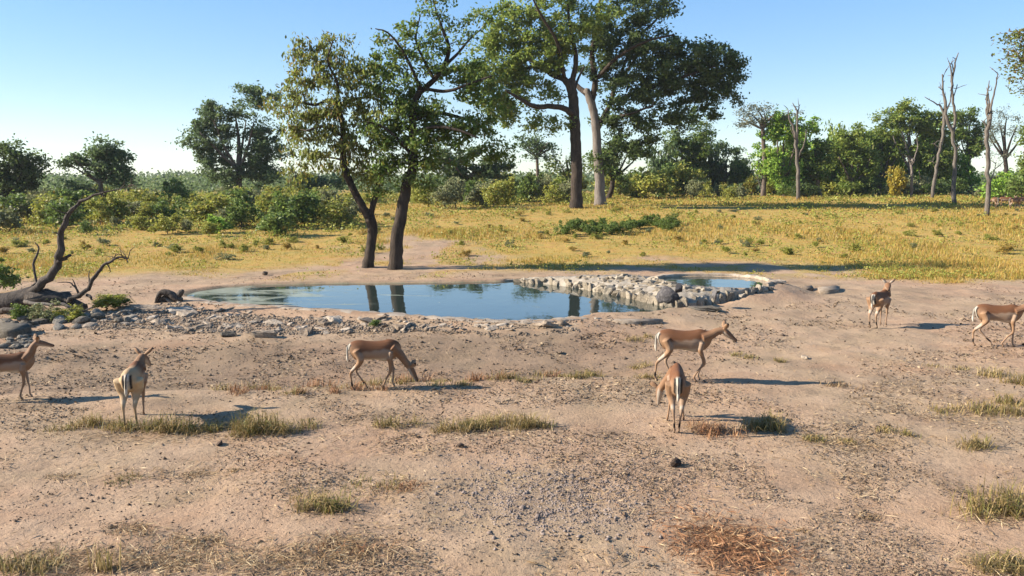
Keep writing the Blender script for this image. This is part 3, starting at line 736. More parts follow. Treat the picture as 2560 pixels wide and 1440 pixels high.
make_tree('big_tree', 'large dense dark-crowned tree with a pale grey trunk beside the black trunk', b4, [
    [(1501, 514, 14), (1498, 440, 12), (1494, 380, 11), (1489, 310, 10.5), (1480, 265, 10), (1466, 225, 8)],
    [(1468, 235, 8), (1450, 215, 6, 1), (1436, 190, 4, 2)],
    [(1478, 262, 8), (1488, 200, 7), (1480, 140, 6), (1490, 70, 4.5), (1500, 0, 3), (1510, -60, 1.5)],
    [(1490, 330, 7), (1512, 290, 6.5, 1), (1535, 250, 6, 2), (1550, 200, 5, 2.5), (1590, 150, 3.5, 3), (1620, 100, 2, 3)],
    [(1535, 250, 5, 2), (1590, 230, 4.5, 1), (1650, 210, 4, 0), (1720, 190, 3, -1), (1780, 170, 2, -1)],
    [(1488, 200, 5), (1540, 150, 4, -2), (1600, 120, 3, -3), (1660, 110, 2, -4)],
    [(1550, 205, 4, 2), (1590, 100, 3.5, 1), (1640, 50, 2.5, 0), (1665, 0, 1.5, 0)],
    [(1512, 292, 4, 1), (1560, 290, 3.5, -1), (1620, 270, 2.5, -2)],
], [(1560, -10, 80, 50, 34), (1640, 20, 45, 40, 16), (1500, 60, 60, 50, 26), (1590, 70, 70, 40, 30), (1540, 120, 80, 45, 40), (1640, 130, 70, 35, 40),
    (1720, 140, 70, 40, 40), (1790, 160, 55, 45, 34), (1830, 170, 32, 50, 18), (1700, 190, 80, 35, 42), (1780, 210, 60, 35, 26), (1620, 190, 80, 35, 40),
    (1550, 200, 60, 40, 26), (1810, 235, 35, 28, 10), (1560, 260, 60, 35, 20), (1640, 250, 70, 30, 22), (1530, 310, 50, 35, 14), (1600, 310, 60, 30, 16),
    (1740, 255, 50, 25, 14), (1700, 300, 60, 30, 14), (1780, 270, 40, 25, 8), (1620, 350, 50, 30, 10), (1500, 400, 30, 30, 6), (1540, 360, 40, 35, 10), (1480, 160, 40, 40, 10), (1590, 370, 40, 30, 8), (1650, 300, 50, 30, 10)],
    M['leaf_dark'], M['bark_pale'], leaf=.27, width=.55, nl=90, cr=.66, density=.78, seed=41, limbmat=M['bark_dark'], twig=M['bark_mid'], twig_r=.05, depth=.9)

# ------------------------------------------------------------------ other trees
P8 = dict(leaf=.27, nl=80, cr=.62, twig_r=.04)
simple_tree('savanna_tree', 'round blue-green tree standing alone left of the pool-side pair', 598, 506, (596, 345, 118, 108), 120, M['leaf_blue'], M['bark_mid'], 9, 51,
            lobes=[(650, 250, 50, 35, 14), (560, 280, 60, 35, 12), (520, 350, 45, 40, 12), (680, 400, 45, 50, 16), (560, 440, 50, 30, 22), (650, 440, 55, 25, 20), (530, 400, 40, 40, 18), (520, 300, 40, 30, 14), (630, 230, 35, 22, 8)], **P8)
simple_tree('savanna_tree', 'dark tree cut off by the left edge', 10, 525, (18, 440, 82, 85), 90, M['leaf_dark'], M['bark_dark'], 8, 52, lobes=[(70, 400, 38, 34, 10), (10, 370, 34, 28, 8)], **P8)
simple_tree('savanna_tree', 'small flat-topped dark green tree between the left-edge tree and the round tree', 262, 522, (240, 420, 78, 48), 60, M['leaf_blue'], M['bark_mid'], 7, 53,
            lobes=[(265, 370, 32, 22, 6), (300, 450, 32, 34, 10), (200, 470, 45, 22, 8), (180, 410, 30, 14, 5)], **P8)
simple_tree('savanna_tree', 'leafy dark green tree right of the pale trunk, below the big crown', 1705, 488, (1705, 385, 85, 80), 95, M['leaf_green'], M['bark_mid'], 7, 54,
            lobes=[(1740, 300, 45, 30, 12), (1770, 360, 45, 40, 14), (1660, 430, 45, 40, 12)], leaf=.33, nl=85, cr=.68, twig_r=.05)
simple_tree('savanna_tree', 'rounded bluish green tree at the right end of the middle trees', 1815, 486, (1815, 415, 58, 55), 60, M['leaf_blue'], M['bark_mid'], 5, 55, leaf=.33, nl=85, cr=.68, twig_r=.05)
simple_tree('acacia_tree', 'slender flat-topped acacia seen left of the black trunk', 1340, 498, (1345, 368, 58, 30), 40, M['leaf_blue'], M['bark_mid'], 4.5, 56, lobes=[(1315, 350, 25, 14, 4), (1380, 400, 28, 22, 6)], leaf=.28, nl=34, cr=.7, twig_r=.03, depth=1.2)
simple_tree('savanna_tree', 'green tree directly behind the black and pale trunks', 1520, 496, (1545, 400, 70, 60), 55, M['leaf_green'], M['bark_dark'], 7, 57, leaf=.33, nl=85, cr=.68, twig_r=.05)
simple_tree('savanna_tree', 'yellow-green tree behind the black trunk', 1440, 498, (1415, 420, 40, 48), 36, M['leaf_yellowgreen'], M['bark_mid'], 4, 58, leaf=.3, nl=36, cr=.9, twig_r=.04)
simple_tree('savanna_tree', 'dark green tree seen between the pool-side pair and the slender acacia', 1150, 505, (1170, 415, 100, 42), 70, M['leaf_blue'], M['bark_mid'], 6, 59, leaf=.33, nl=85, cr=.68, twig_r=.05)
simple_tree('savanna_tree', 'green tree showing behind the forked tree', 800, 505, (800, 455, 70, 34), 45, M['leaf_blue'], M['bark_mid'], 5, 60, leaf=.3, nl=36, cr=.9, twig_r=.04)
# right-hand wood
simple_tree('acacia_tree', 'grey umbrella acacia behind the bright green creeper tree', 1908, 492, (1905, 295, 66, 34), 46, M['leaf_grey'], M['bark_mid'], 6, 61, lobes=[(1860, 305, 22, 14, 4), (1985, 310, 45, 22, 10)], leaf=.26, nl=30, cr=.8, twig_r=.04, depth=1.2)
simple_tree('creeper_tree', 'bright green creeper-covered tree behind the forked dead snag', 1960, 492, (1958, 385, 60, 95), 110, M['leaf_bright'], M['bark_mid'], 7, 62, lobes=[(1940, 300, 26, 22, 8), (1920, 420, 26, 40, 10), (2030, 310, 28, 20, 8)], leaf=.33, nl=85, cr=.68, twig_r=.05)
simple_tree('savanna_tree', 'dark green tree between the creeper tree and the right-hand wood', 2050, 492, (2040, 410, 42, 70), 66, M['leaf_green'], M['bark_mid'], 5, 63, leaf=.33, nl=85, cr=.68, twig_r=.05)
simple_tree('savanna_tree', 'leftmost leafy tree of the right-hand wood', 2130, 490, (2130, 400, 62, 85), 100, M['leaf_yellowgreen'], M['bark_mid'], 6, 64, leaf=.33, nl=85, cr=.68, twig_r=.05)
simple_tree('savanna_tree', 'green tree in the right-hand wood just left of the golden bush', 2200, 488, (2200, 390, 58, 90), 100, M['leaf_yellowgreen'], M['bark_mid'], 6, 65, leaf=.33, nl=85, cr=.68, twig_r=.05)
simple_tree('savanna_tree', 'tallest broad tree in the middle of the right-hand wood', 2280, 488, (2270, 355, 70, 88), 120, M['leaf_yellowgreen'], M['bark_pale'], 7, 66, leaf=.33, nl=85, cr=.68, twig_r=.05)
simple_tree('savanna_tree', 'green tree behind the two tall dead trunks', 2350, 488, (2350, 370, 52, 92), 90, M['leaf_yellowgreen'], M['bark_mid'], 6, 67, leaf=.33, nl=85, cr=.68, twig_r=.05)
simple_tree('savanna_tree', 'dark green tree between the tall dead trunks and the right dead trunk', 2425, 486, (2420, 345, 40, 75), 70, M['leaf_green'], M['bark_mid'], 4, 68, leaf=.33, nl=85, cr=.68, twig_r=.05)
simple_tree('acacia_tree', 'greyish thin-leaved acacia right of the right dead trunk', 2516, 480, (2510, 340, 55, 75), 70, M['leaf_grey'], M['bark_dark'], 6, 69, leaf=.24, nl=34, cr=.9, twig_r=.04)
simple_tree('savanna_tree', 'yellowish leafy tree at the right edge beyond the grazing herd', 2585, 490, (2590, 390, 55, 110), 90, M['leaf_yellowgreen'], M['bark_mid'], 8, 70, leaf=.33, nl=85, cr=.68, twig_r=.05)
simple_tree('savanna_tree', 'tall tree whose reddish green crown reaches in at the top right corner', 2640, 530, (2610, 150, 105, 95), 130, M['leaf_mix'], M['bark_mid'], 14, 71, leaf=.26, nl=36, cr=.8, twig_r=.05)

# ------------------------------------------------------------------ dead standing trees
def dead_tree(name, label, px, py, limbs, mat, seed=1, cat='dead tree', group=None):
    rg = np.random.default_rng(seed); b = drop(px, py); k = b[1] / FPX
    root = empty(name, b); tag(root, label, cat, group)
    for li, limb in enumerate(limbs):
        P = []; R = []
        for q in limb:
            w = at(q[0], q[1], b[1]); w[1] += (q[3] if len(q) > 3 else 0); P.append(w - b); R.append(q[2] * k * .82)
        P = np.array(P); P += rg.normal(size=P.shape) * np.array(R)[:, None] * (.25 if len(limb) > 2 else 0)
        if li == 0: P[0] = (P[0][0], 0, -.1)
        PP = catmull(np.column_stack([P, R]), 4); mb = MB()
        add_tube(mb, PP[:, :3] + rg.normal(size=(len(PP), 3)) * PP[:, 3:4] * .3, PP[:, 3], 8, rough=.2, rg=rg)
        mb.build('trunk' if li == 0 else 'branch', mat, root, smooth=True)
        for t in range(4 if li == 0 else 2):
            i = rg.integers(len(PP) // 2, len(PP)); d = rg.normal(size=3) * np.array((1, 1, .5)); d[2] = abs(d[2]) + .3; d /= np.linalg.norm(d); ln = rg.uniform(.25, .9)
            m_ = MB(); q = PP[i, :3]
            add_tube(m_, [q, q + d * ln * .5 + rg.normal(size=3) * .06, q + d * ln + rg.normal(size=3) * .1], [max(PP[i, 3] * .4, .03), .028, .014], 5); m_.build('twig', mat, root)
    return root
dead_tree('dead_tree', 'tallest dead grey trunk with forked bare top, on the right', 2384, 512, [
    [(2384, 512, 6.5), (2386, 440, 6), (2388, 380, 5.5), (2380, 335, 5), (2366, 300, 4.5), (2364, 265, 4), (2358, 220, 3), (2356, 185, 2)],
    [(2382, 340, 4.5), (2394, 290, 4, .4), (2388, 245, 3.8, .4), (2386, 200, 3.2, .4), (2392, 165, 2.6, .4), (2402, 130, 1.3, .4)],
    [(2386, 205, 2.6, .4), (2384, 170, 2, .4), (2378, 150, 1.2, .4)],
    [(2390, 180, 2, .4), (2388, 160, 1.2, .4)], [(2366, 275, 2.6), (2376, 255, 2), (2380, 215, 1.2)],
    [(2388, 250, 1.6, .4), (2400, 210, 1.2, .4)], [(2360, 230, 1.6), (2348, 218, .9)], [(2357, 195, 1.4), (2362, 182, .8)]], M['dead_grey'], 81)
dead_tree('dead_tree', 'leaning dead trunk left of the tallest dead trunk', 2328, 498, [
    [(2328, 498, 5), (2338, 440, 5), (2348, 400, 4.6), (2354, 350, 4.4), (2358, 300, 4), (2354, 268, 3), (2340, 258, 2), (2312, 242, 1)],
    [(2358, 305, 3), (2362, 270, 2.4), (2360, 240, 1.6)], [(2349, 370, 1.8), (2336, 360, 1)], [(2344, 412, 1.6), (2332, 405, .9)]], M['dead_grey'], 82)
dead_tree('dead_tree', 'dead trunk nearest the right edge with three bare prongs', 2470, 540, [
    [(2470, 540, 8), (2468, 470, 7), (2470, 400, 6.5), (2468, 340, 6), (2472, 300, 5), (2480, 260, 3.4), (2490, 215, 2.2), (2494, 183, 1.2)],
    [(2471, 305, 4), (2474, 265, 3, .3), (2476, 230, 2, .3), (2480, 200, 1.1, .3)],
    [(2470, 285, 3), (2466, 255, 2.2, -.3), (2460, 220, 1.2, -.3)], [(2469, 320, 2.4), (2454, 300, 1.2)], [(2470, 460, 2.2), (2484, 435, 1.6), (2490, 410, .8)]], M['dead_grey'], 83)
dead_tree('dead_tree', 'forked pale dead snag before the bright green creeper tree', 1995, 500, [
    [(1995, 500, 6), (1993, 440, 5.5), (1992, 400, 5), (1988, 350, 4.4), (1984, 320, 3.6), (1974, 300, 2.4), (1970, 272, 1.2)],
    [(1992, 390, 4), (1996, 340, 3.4, .3), (1996, 300, 3, .3), (1994, 275, 2.2, .3), (1984, 257, 1.2, .3)],
    [(1996, 285, 2, .3), (2000, 270, 1.5, .3), (2003, 260, .9, .3)], [(1994, 400, 2.6), (2008, 360, 2, -.3), (2014, 325, 1.2, -.3)], [(1986, 340, 1.8), (1976, 320, 1)]], M['dead_grey'], 84)
dead_tree('dead_tree', 'short bleached dead stump with thin bare shoots left of the creeper tree', 1908, 492, [
    [(1908, 492, 5), (1909, 465, 4.6), (1912, 440, 4)],
    [(1905, 480, 1.6), (1896, 450, 1.2), (1884, 415, .8)], [(1906, 470, 1.4), (1898, 430, 1), (1896, 400, .7)], [(1911, 470, 1.6), (1918, 440, 1.2), (1914, 410, .7)]], M['dead_grey'], 85)
dead_tree('bare_trunk', 'pale bare trunk standing before the golden bush in the wood', 2278, 497, [
    [(2278, 497, 4), (2279, 450, 3.6), (2278, 415, 3.4), (2284, 398, 3)], [(2279, 420, 2), (2272, 400, 1.5)], [(2284, 400, 2), (2294, 370, 1.5), (2292, 345, 1)]], M['bark_pale'], 86)

# fallen dead tree at the left
Yf = drop(120, 782)[1]
fb = drop(90, 782); fall = empty('fallen_tree', fb)
tag(fall, 'dead fallen tree lying at the left edge with bare upright limbs', 'fallen tree')
def fpart(name, pts, mat, seed, seg=9):
    rg = np.random.default_rng(seed); P = []
    for q in pts:
        w = at(q[0], q[1], Yf + (q[3] if len(q) > 3 else 0)); P.append((*(w - fb), q[2] * Yf / FPX))
    P = np.array(P); P[:, 3] *= .8 if name != 'trunk' else .95
    PP = catmull(P, 3)
    mb = MB(); add_tube(mb, PP[:, :3] + rg.normal(size=(len(PP), 3)) * PP[:, 3:4] * .35, PP[:, 3], seg, rough=.2, rg=rg)
    if name == 'limb':
        for t in range(7):
            i = rg.integers(len(PP) // 3, len(PP)); d = rg.normal(size=3); d[2] = abs(d[2]) * .6; d /= np.linalg.norm(d); ln = rg.uniform(.15, .55)
            m_ = MB(); q = PP[i, :3]; k_ = q + d * ln * .5 + rg.normal(size=3) * .04
            add_tube(m_, [q, k_, q + d * ln + rg.normal(size=3) * .07], [max(PP[i, 3] * .4, .012), .011, .005], 5); m_.build('twig', mat, fall)
    return mb.build(name, mat, fall, smooth=True)
fpart('trunk', [(-120, 768, 24), (-20, 756, 25), (60, 748, 23), (120, 744, 19), (175, 752, 14), (215, 768, 9)], M['dead_dark'], 1, 12)
fpart('limb', [(80, 742, 13, -.1), (98, 715, 14, -.1), (135, 680, 13, -.1), (152, 640, 11, -.1), (150, 600, 9, -.1), (163, 560, 8, -.1), (182, 525, 6.5, -.1), (195, 510, 5.5), (225, 494, 4), (262, 480, 2.6), (300, 472, 1.4), (330, 464, .8)], M['dead_dark'], 2, 10)
fpart('stub', [(146, 655, 8, -.1), (160, 645, 6, -.1), (176, 638, 4, -.1)], M['dead_dark'], 3)
fpart('branch', [(96, 716, 4.5, .1), (88, 690, 3.5, .1), (84, 660, 3.4, .1), (94, 632, 3, .1), (96, 618, 2.4, .1), (88, 606, 1.6, .1)], M['dead_dark'], 4)
fpart('branch', [(86, 735, 6, .2), (75, 722, 4, .3), (100, 700, 3, .3)], M['dead_dark'], 5)
fpart('limb', [(165, 752, 8, -.2), (195, 738, 7.5, -.2), (220, 722, 6, -.2), (240, 690, 5.5, -.2), (256, 668, 5, -.2), (278, 654, 4.2, -.2), (298, 642, 3.4, -.2), (318, 648, 2, -.2), (322, 640, 1.2, -.2)], M['dead_dark'], 6)
fpart('branch', [(225, 715, 2.4, -.2), (222, 690, 1.8, -.2), (224, 676, 1, -.2)], M['dead_dark'], 7)
fpart('branch', [(286, 648, 2, -.2), (290, 634, 1, -.2)], M['dead_dark'], 8)
fpart('branch', [(268, 660, 2, -.2), (276, 676, 1.4, -.2), (274, 682, .8, -.2)], M['dead_dark'], 9)
fpart('branch', [(200, 735, 3, .1), (182, 712, 2.4, .1), (175, 706, 2, .1), (145, 706, 1.2, .1)], M['dead_dark'], 10)
fpart('branch', [(196, 735, 2.8), (188, 712, 2), (181, 698, 1.2)], M['dead_dark'], 11)
fpart('root', [(60, 755, 6, -.5), (110, 760, 5, -.7), (160, 762, 5, -.8), (200, 778, 3.5, -.9), (232, 768, 2, -.9)], M['dead_grey'], 12)
fpart('root', [(215, 738, 5, -.3), (226, 742, 4, -.4), (230, 750, 2, -.4)], M['dead_dark'], 13)
fpart('root', [(0, 775, 9, -.6), (60, 782, 7, -.8), (110, 790, 4, -.9)], M['dead_dark'], 14)
# dark driftwood stump at the pool tip
sb_ = drop(420, 756); stump = empty('wood_stump', sb_); tag(stump, 'gnarled dark wood stump at the left tip of the large pool', 'stump')
def spart(name, pts, seed):
    rg = np.random.default_rng(seed); P = np.array([(*(at(q[0], q[1], sb_[1] + (q[3] if len(q) > 3 else 0)) - sb_), q[2] * sb_[1] / FPX) for q in pts]); PP = catmull(P, 6)
    mb = MB(); add_tube(mb, PP[:, :3], PP[:, 3], 8, rough=.2, rg=rg); mb.build(name, M['dead_dark'], stump, smooth=True)
spart('arched_root', [(390, 758, 4), (395, 742, 6), (406, 731, 7), (424, 734, 9), (440, 745, 10), (455, 750, 6)], 1)
spart('log', [(395, 754, 9, .15), (420, 746, 12, .15), (450, 742, 8, .1)], 2)
spart('knob', [(444, 744, 6), (452, 732, 7), (457, 726, 5)], 3)

# ------------------------------------------------------------------ bushes
def bush_proto(seed, n=30, nl=46, leaf=.115, h=1.0, w=.75):
    """bush about 1 m tall: foliage mesh and stem mesh, shared by its copies"""
    rg = np.random.default_rng(seed)
    c = []
    lobes = [(math.cos(a) * r, math.sin(a) * r, z, q) for a, r, z, q in zip(rg.uniform(0, 6.28, 6), rg.uniform(.05, .6, 6) * w, rg.uniform(.25, .72, 6) * h, rg.uniform(.16, .34, 6))]
    for i in range(n):
        l = lobes[rg.integers(6)]; u = rg.normal(size=3); u /= np.linalg.norm(u)
        c.append((l[0] + u[0] * l[3], l[1] + u[1] * l[3], max(.06, l[2] + u[2] * l[3] * .9)))
    for i in range(4):
        a = rg.uniform(0, 6.28); r = rg.uniform(.1, .6) * w
        for z in (.7, .85, 1.0): c.append((math.cos(a) * r * (.6 + z * .5), math.sin(a) * r * (.6 + z * .5), z * h * rg.uniform(.85, 1.1)))
    n = len(c)
    c = np.array(c); mb = MB()
    S = [np.array((rg.uniform(-.06, .06), rg.uniform(-.06, .06), z, .03)) for z in np.linspace(0, .25, 5)]
    add_tube(mb, np.array([s[:3] for s in S]), np.full(5, .03), 5)
    grow(S, c, rg, .022, .006, mb=mb, wander=.2, seg=4)
    stem = mb.mesh('stem', True)
    C = np.repeat(c, nl, 0); C = C + rg.normal(size=C.shape) * np.array((.11, .11, .07)) * np.repeat(rg.uniform(.4, 1.5, n), nl)[:, None]
    C[:, 2] = np.maximum(C[:, 2], .03)
    ml = MB(); ml.add(*leaves(C, leaf, .6, rg, .2)); fol = ml.mesh('foliage')
    stem.materials.append(M['bark_twig']); fol.materials.append(M['leaf_bush'])
    return fol, stem
BP = [bush_proto(500 + i, w=.66 + .14 * (i % 4)) for i in range(10)]
def bush(px, py, hpx, wpx, mat, label, group=None, name='bush', v=None, dz=0):
    p = drop(px, py); k = p[1] / FPX
    root = empty(name, p, random.uniform(0, 6.28)); s = hpx * k; w = wpx * k / 1.5
    root.scale = (w, w, s)
    fol, stem = BP[random.randrange(len(BP)) if v is None else v]
    a = bpy.data.objects.new('foliage', fol); COL.objects.link(a); a.parent = root
    a.material_slots[0].link = 'OBJECT'; a.material_slots[0].material = mat
    b = bpy.data.objects.new('stem', stem); COL.objects.link(b); b.parent = root
    return tag(root, label, 'bush', group)
Lb, Gb = 'yellowish green leafy bush in the thicket left of the pool-side trees', 'bushes of the left thicket'
def thicket_bush(px, py, h):
    mt = random.choice(mats3)
    look = {'leaf_bush': 'yellowish green', 'leaf_bush_green': 'deep green', 'leaf_bush_grey': 'dusty grey-green'}[mt.name]
    row = 'front' if py > 560 else ('second' if py > 542 else ('third' if py > 522 else 'rearmost'))
    spot = ('below the dark left-edge tree' if px < 130 else 'below the small flat-topped tree' if px < 340 else 'left of the round tree' if px < 480
            else 'below the round tree' if px < 700 else 'just left of the forked tree')
    bush(px, py, h, h * random.uniform(1.2, 2.0), mt, '%s bush in the thicket %s row %s' % (look, row, spot), Gb)
mats3 = [M['leaf_bush'], M['leaf_bush'], M['leaf_bush_green'], M['leaf_bush_grey']]
for x0, x1, st, y0, y1, h0, h1 in ((-20, 860, 50, 560, 592, 22, 66), (10, 900, 40, 543, 562, 32, 66), (0, 900, 40, 522, 542, 30, 54), (-20, 940, 46, 508, 518, 24, 42)):
    x = x0
    while x < x1:
        if not (y0 > 560 and (x < 120 or 300 < x < 400)):
            h = random.uniform(h0, h1); thicket_bush(x + random.uniform(-14, 14), random.uniform(y0, y1), h)
        x += st * random.uniform(.75, 1.3)
bush(440, 520, 66, 90, M['leaf_bush_green'], 'tall dark round bush rising above the left thicket', v=2)
bush(545, 585, 40, 70, M['leaf_bright'], 'low bright yellow-green bush at the front of the left thicket', v=1)
bush(730, 572, 80, 130, M['leaf_bush_green'], 'wide leafy bush just left of the forked tree', v=3)
Lc, Gc = 'low olive bush behind the meadow between the pool-side trees and the big trees', 'bushes between the pool-side trees and the big trees'
x = 1040
while x < 1440:
    h = random.uniform(36, 66); bush(x, random.uniform(505, 524), h, h * random.uniform(1.1, 1.6), random.choice(mats3), Lc, Gc); x += random.uniform(24, 42)
x = 1030
while x < 1440:
    h = random.uniform(40, 60); bush(x, random.uniform(490, 500), h, h * random.uniform(1.1, 1.6), random.choice(mats3), Lc, Gc); x += random.uniform(40, 60)
Ld, Gd = 'scrubby bush behind the meadow between the pale trunk and the creeper tree', 'bushes right of the big trees'
x = 1530
while x < 1920:
    h = random.uniform(36, 70) if x < 1720 else random.uniform(26, 44)
    bush(x, random.uniform(488, 500), h, h * random.uniform(1.1, 1.7), random.choice(mats3 if x < 1720 else [M['leaf_bush_grey'], M['leaf_bush']]), Ld, Gd); x += random.uniform(22, 40)
Le, Ge = 'undergrowth bush at the foot of the right-hand wood', 'bushes at the foot of the right-hand wood'
x = 1935
while x < 2600:
    h = random.uniform(26, 52); bush(x, random.uniform(483, 494), h, h * random.uniform(1.1, 1.7), random.choice([M['leaf_bush_green'], M['leaf_green'], M['leaf_bush_grey'], M['leaf_bush']]), Le, Ge); x += random.uniform(24, 44)
Lu, Gu = 'tall dense green shrub filling the understorey of the right-hand wood', 'tall shrubs in the right-hand wood'
for (x, y, h, w) in ((1940, 489, 120, 90), (1975, 487, 150, 90), (2025, 488, 130, 90), (2065, 488, 150, 80), (2100, 488, 130, 100), (2150, 488, 150, 100), (2190, 487, 140, 90), (2255, 486, 120, 90), (2300, 486, 140, 90), (2345, 486, 120, 90), (2400, 486, 100, 80), (1650, 488, 110, 90), (1735, 487, 120, 100), (1790, 487, 100, 90), (1845, 487, 80, 70)):
    bush(x, y, h, w, random.choice([M['leaf_green'], M['leaf_yellowgreen'], M['leaf_bright']] if x > 1900 else [M['leaf_green'], M['leaf_blue']]), Lu if x > 1900 else 'tall dark shrub under the trees right of the pale trunk', Gu if x > 1900 else 'tall shrubs right of the pale trunk', 'tall_shrub')
bush(2235, 497, 66, 60, M['leaf_gold'], 'golden yellow bush glowing at the edge of the right-hand wood', v=0)
bush(2510, 500, 64, 90, M['leaf_bright'], 'fresh green bush right of the right dead trunk', v=2)
bush(2555, 505, 70, 90, M['leaf_bush_green'], 'dark bush at the right edge just behind the grazing herd', v=4)
bush(2010, 496, 34, 80, M['leaf_dark'], 'dark low bush at the foot of the forked dead snag', v=5)
bush(-8, 735, 78, 110, M['leaf_bush_green'], 'leafy bush cut by the left edge behind the fallen tree', v=3)
# low plants in the meadow
Lm, Gm = 'low dark green shrub in the patch in the middle of the meadow', 'dark green shrub patch in the meadow'
for i in range(26):
    x = 1410 + 280 * i / 25; y = 584 - 14 * (i / 25) + random.uniform(-8, 10)
    bush(x + random.uniform(-6, 6), y, random.uniform(16, 30), random.uniform(30, 44), random.choice([M['leaf_bush_green'], M['leaf_green']]), Lm, Gm, 'low_shrub')
Ln, Gn = 'small scattered weed plant growing among the dry meadow grass', 'scattered weeds in the meadow'
for i in range(190):
    px, py = random.uniform(0, 2560), 525 + 125 * random.random() ** 1.2
    p = drop(px, py)
    if float(meadow(np.array([p[0]]), np.array([p[1]]))[0]) < .5: continue
    h = random.uniform(6, 14) * (.5 + (py - 500) / 160)
    bush(px, py, h, h * random.uniform(1.3, 2.8), random.choice([M['leaf_bush'], M['leaf_bush'], M['grass_gold'], M['leaf_bush_grey']]), Ln, Gn, 'weed_plant')
for (px, py, h, w, mt, lb) in ((110, 800, 40, 80, 'leaf_bush_grey', 'grey-green weed under the trunk of the fallen tree'), (60, 800, 34, 70, 'leaf_bush_green', 'dark green weed at the left under the fallen tree'),
                               (265, 775, 34, 110, 'leaf_bush', 'brownish scrub between the fallen tree and the pool tip'), (300, 768, 26, 90, 'leaf_dark', 'dark scrub above the pale stones left of the pool'),
                               (180, 800, 30, 80, 'leaf_bush', 'rusty weed at the foot of the fallen tree limbs'), (936, 818, 16, 36, 'leaf_bush_green', 'small green weed on the near bank rubble')):
    bush(px, py, h, w, M[mt], lb, None, 'weed_plant')

rg = np.random.default_rng(79); mb = MB(); nU = 30000
px_, py_ = rg.uniform(-40, 2600, nU), rg.uniform(496, 592, nU)
yy = rg.uniform(42, 95, nU); xx = (px_ - 1280) / FPX * yy
lim = np.where(px_ < 900, 44.5, np.where(px_ < 1480, 66, np.where(px_ < 1900, 92, 96)))
keep = (yy > lim + 5 * (fbm(xx * .3, yy * .3, 3) - .5)) & (fbm(xx * .5 + 60, yy * .4, 3) > .42); xx, yy = xx[keep], yy[keep]
C = np.column_stack([xx, yy, H(xx, yy, False) + rg.random(len(xx)) ** 1.5 * 1.0 * fbm(xx * .4, yy * .4 + 9, 2)])
C = np.repeat(C, 3, 0) + rg.normal(size=(len(C) * 3, 3)) * np.array((.18, .18, .1))
mb.add(*leaves(C, .18, .6, rg, 0)); tag(mb.build('undergrowth', M['leaf_bush']), 'tangled low undergrowth between the bushes', 'undergrowth', kind='stuff')
# distant wooded plain
rg = np.random.default_rng(77); mb = MB()
nC = 4600; yy = 98 + 420 * rg.random(nC) ** 1.3; xx = (rg.uniform(-150, 2710, nC) - 1280) / FPX * yy
hh = rg.uniform(1.3, 5.0, nC) * np.clip(yy / 330, .22, 1.1) * (1 + .9 * (fbm(xx * .03, yy * .01, 3) - .4))
C = np.column_stack([xx, yy, H(xx, yy) + np.maximum(hh, .6) * rg.uniform(.3, 1, nC)])
k_ = np.repeat(np.clip(yy / 260, .35, 1.2), 26)[:, None]
C = np.repeat(C, 26, 0); C = C + rg.normal(size=C.shape) * np.array((1.8, 1.8, .8)) * k_
mb.add(*leaves(C, 1.0 * k_[:, 0], .7, rg, .1))
tag(mb.build('distant_woodland', M['leaf_blue']), 'grey-green distant woodland along the horizon', 'woodland', kind='stuff')

# ------------------------------------------------------------------ grasses
def blades(base, h, w, lean, rg):
    """single-triangle bent blades (two segments)"""
    n = len(base); th = rg.uniform(0, 6.28, n); d = np.column_stack([np.cos(th), np.sin(th), np.zeros(n)])
    s = np.column_stack([-np.sin(th + rg.normal(0, .8, n)), np.cos(th), np.zeros(n)]); s /= np.linalg.norm(s, axis=1)[:, None] + 1e-9
    h = h[:, None]; w = np.broadcast_to(w, (n,))[:, None]; ln = np.abs(rg.normal(lean, lean * .5, n))[:, None]
    mid = base + np.array((0, 0, 1)) * h * .55 + d * h * ln * .3; tip = base + np.array((0, 0, 1)) * h * (1 - .35 * np.minimum(ln, 1.6)) + d * h * ln
    V = np.stack([base - s * w, base + s * w, mid + s * w * .8, mid - s * w * .8, tip], 1).reshape(-1, 3)
    i = np.arange(n)[:, None] * 5
    return V, i + np.array([[0, 1, 2, 3]]), i + np.array([[3, 2, 4]])
def add_blades(mb, *a):
    V, q, t = blades(*a); b = mb.n; mb.add(V, q); mb.F.setdefault(3, []).append(t + b)

rg = np.random.default_rng(88); mb = MB()
nG = 60000
yy = 25.5 + 75 * rg.random(nG) ** 1.7; xx = (rg.uniform(-120, 2680, nG) - 1280) / FPX * yy
mk = meadow(xx, yy); patch = fbm(xx * .22 + 3, yy * .16, 3)
keep = rg.random(nG) < mk * (.35 + 1.1 * patch)
xx, yy, patch, mk = xx[keep], yy[keep], patch[keep], mk[keep]
nb = 5
bx = np.repeat(xx, nb) + rg.normal(0, .09, len(xx) * nb) * np.repeat(yy, nb) / 35; by = np.repeat(yy, nb) + rg.normal(0, .12, len(xx) * nb) * np.repeat(yy, nb) / 35
hh = (.07 + .30 * np.repeat(np.clip(patch * 2.2 - .8, 0, 1) * mk, nb)) * rg.uniform(.5, 1.25, len(bx))
hh = hh * np.where(by < 30, .7, 1)
add_blades(mb, np.column_stack([bx, by, H(bx, by, False) - .02]), hh, .009 * by / 30, .45, rg)
tag(mb.build('meadow_grass', M['grass_gold']), 'dry golden and yellow-green grass of the meadow behind the pool', 'grass', kind='stuff')

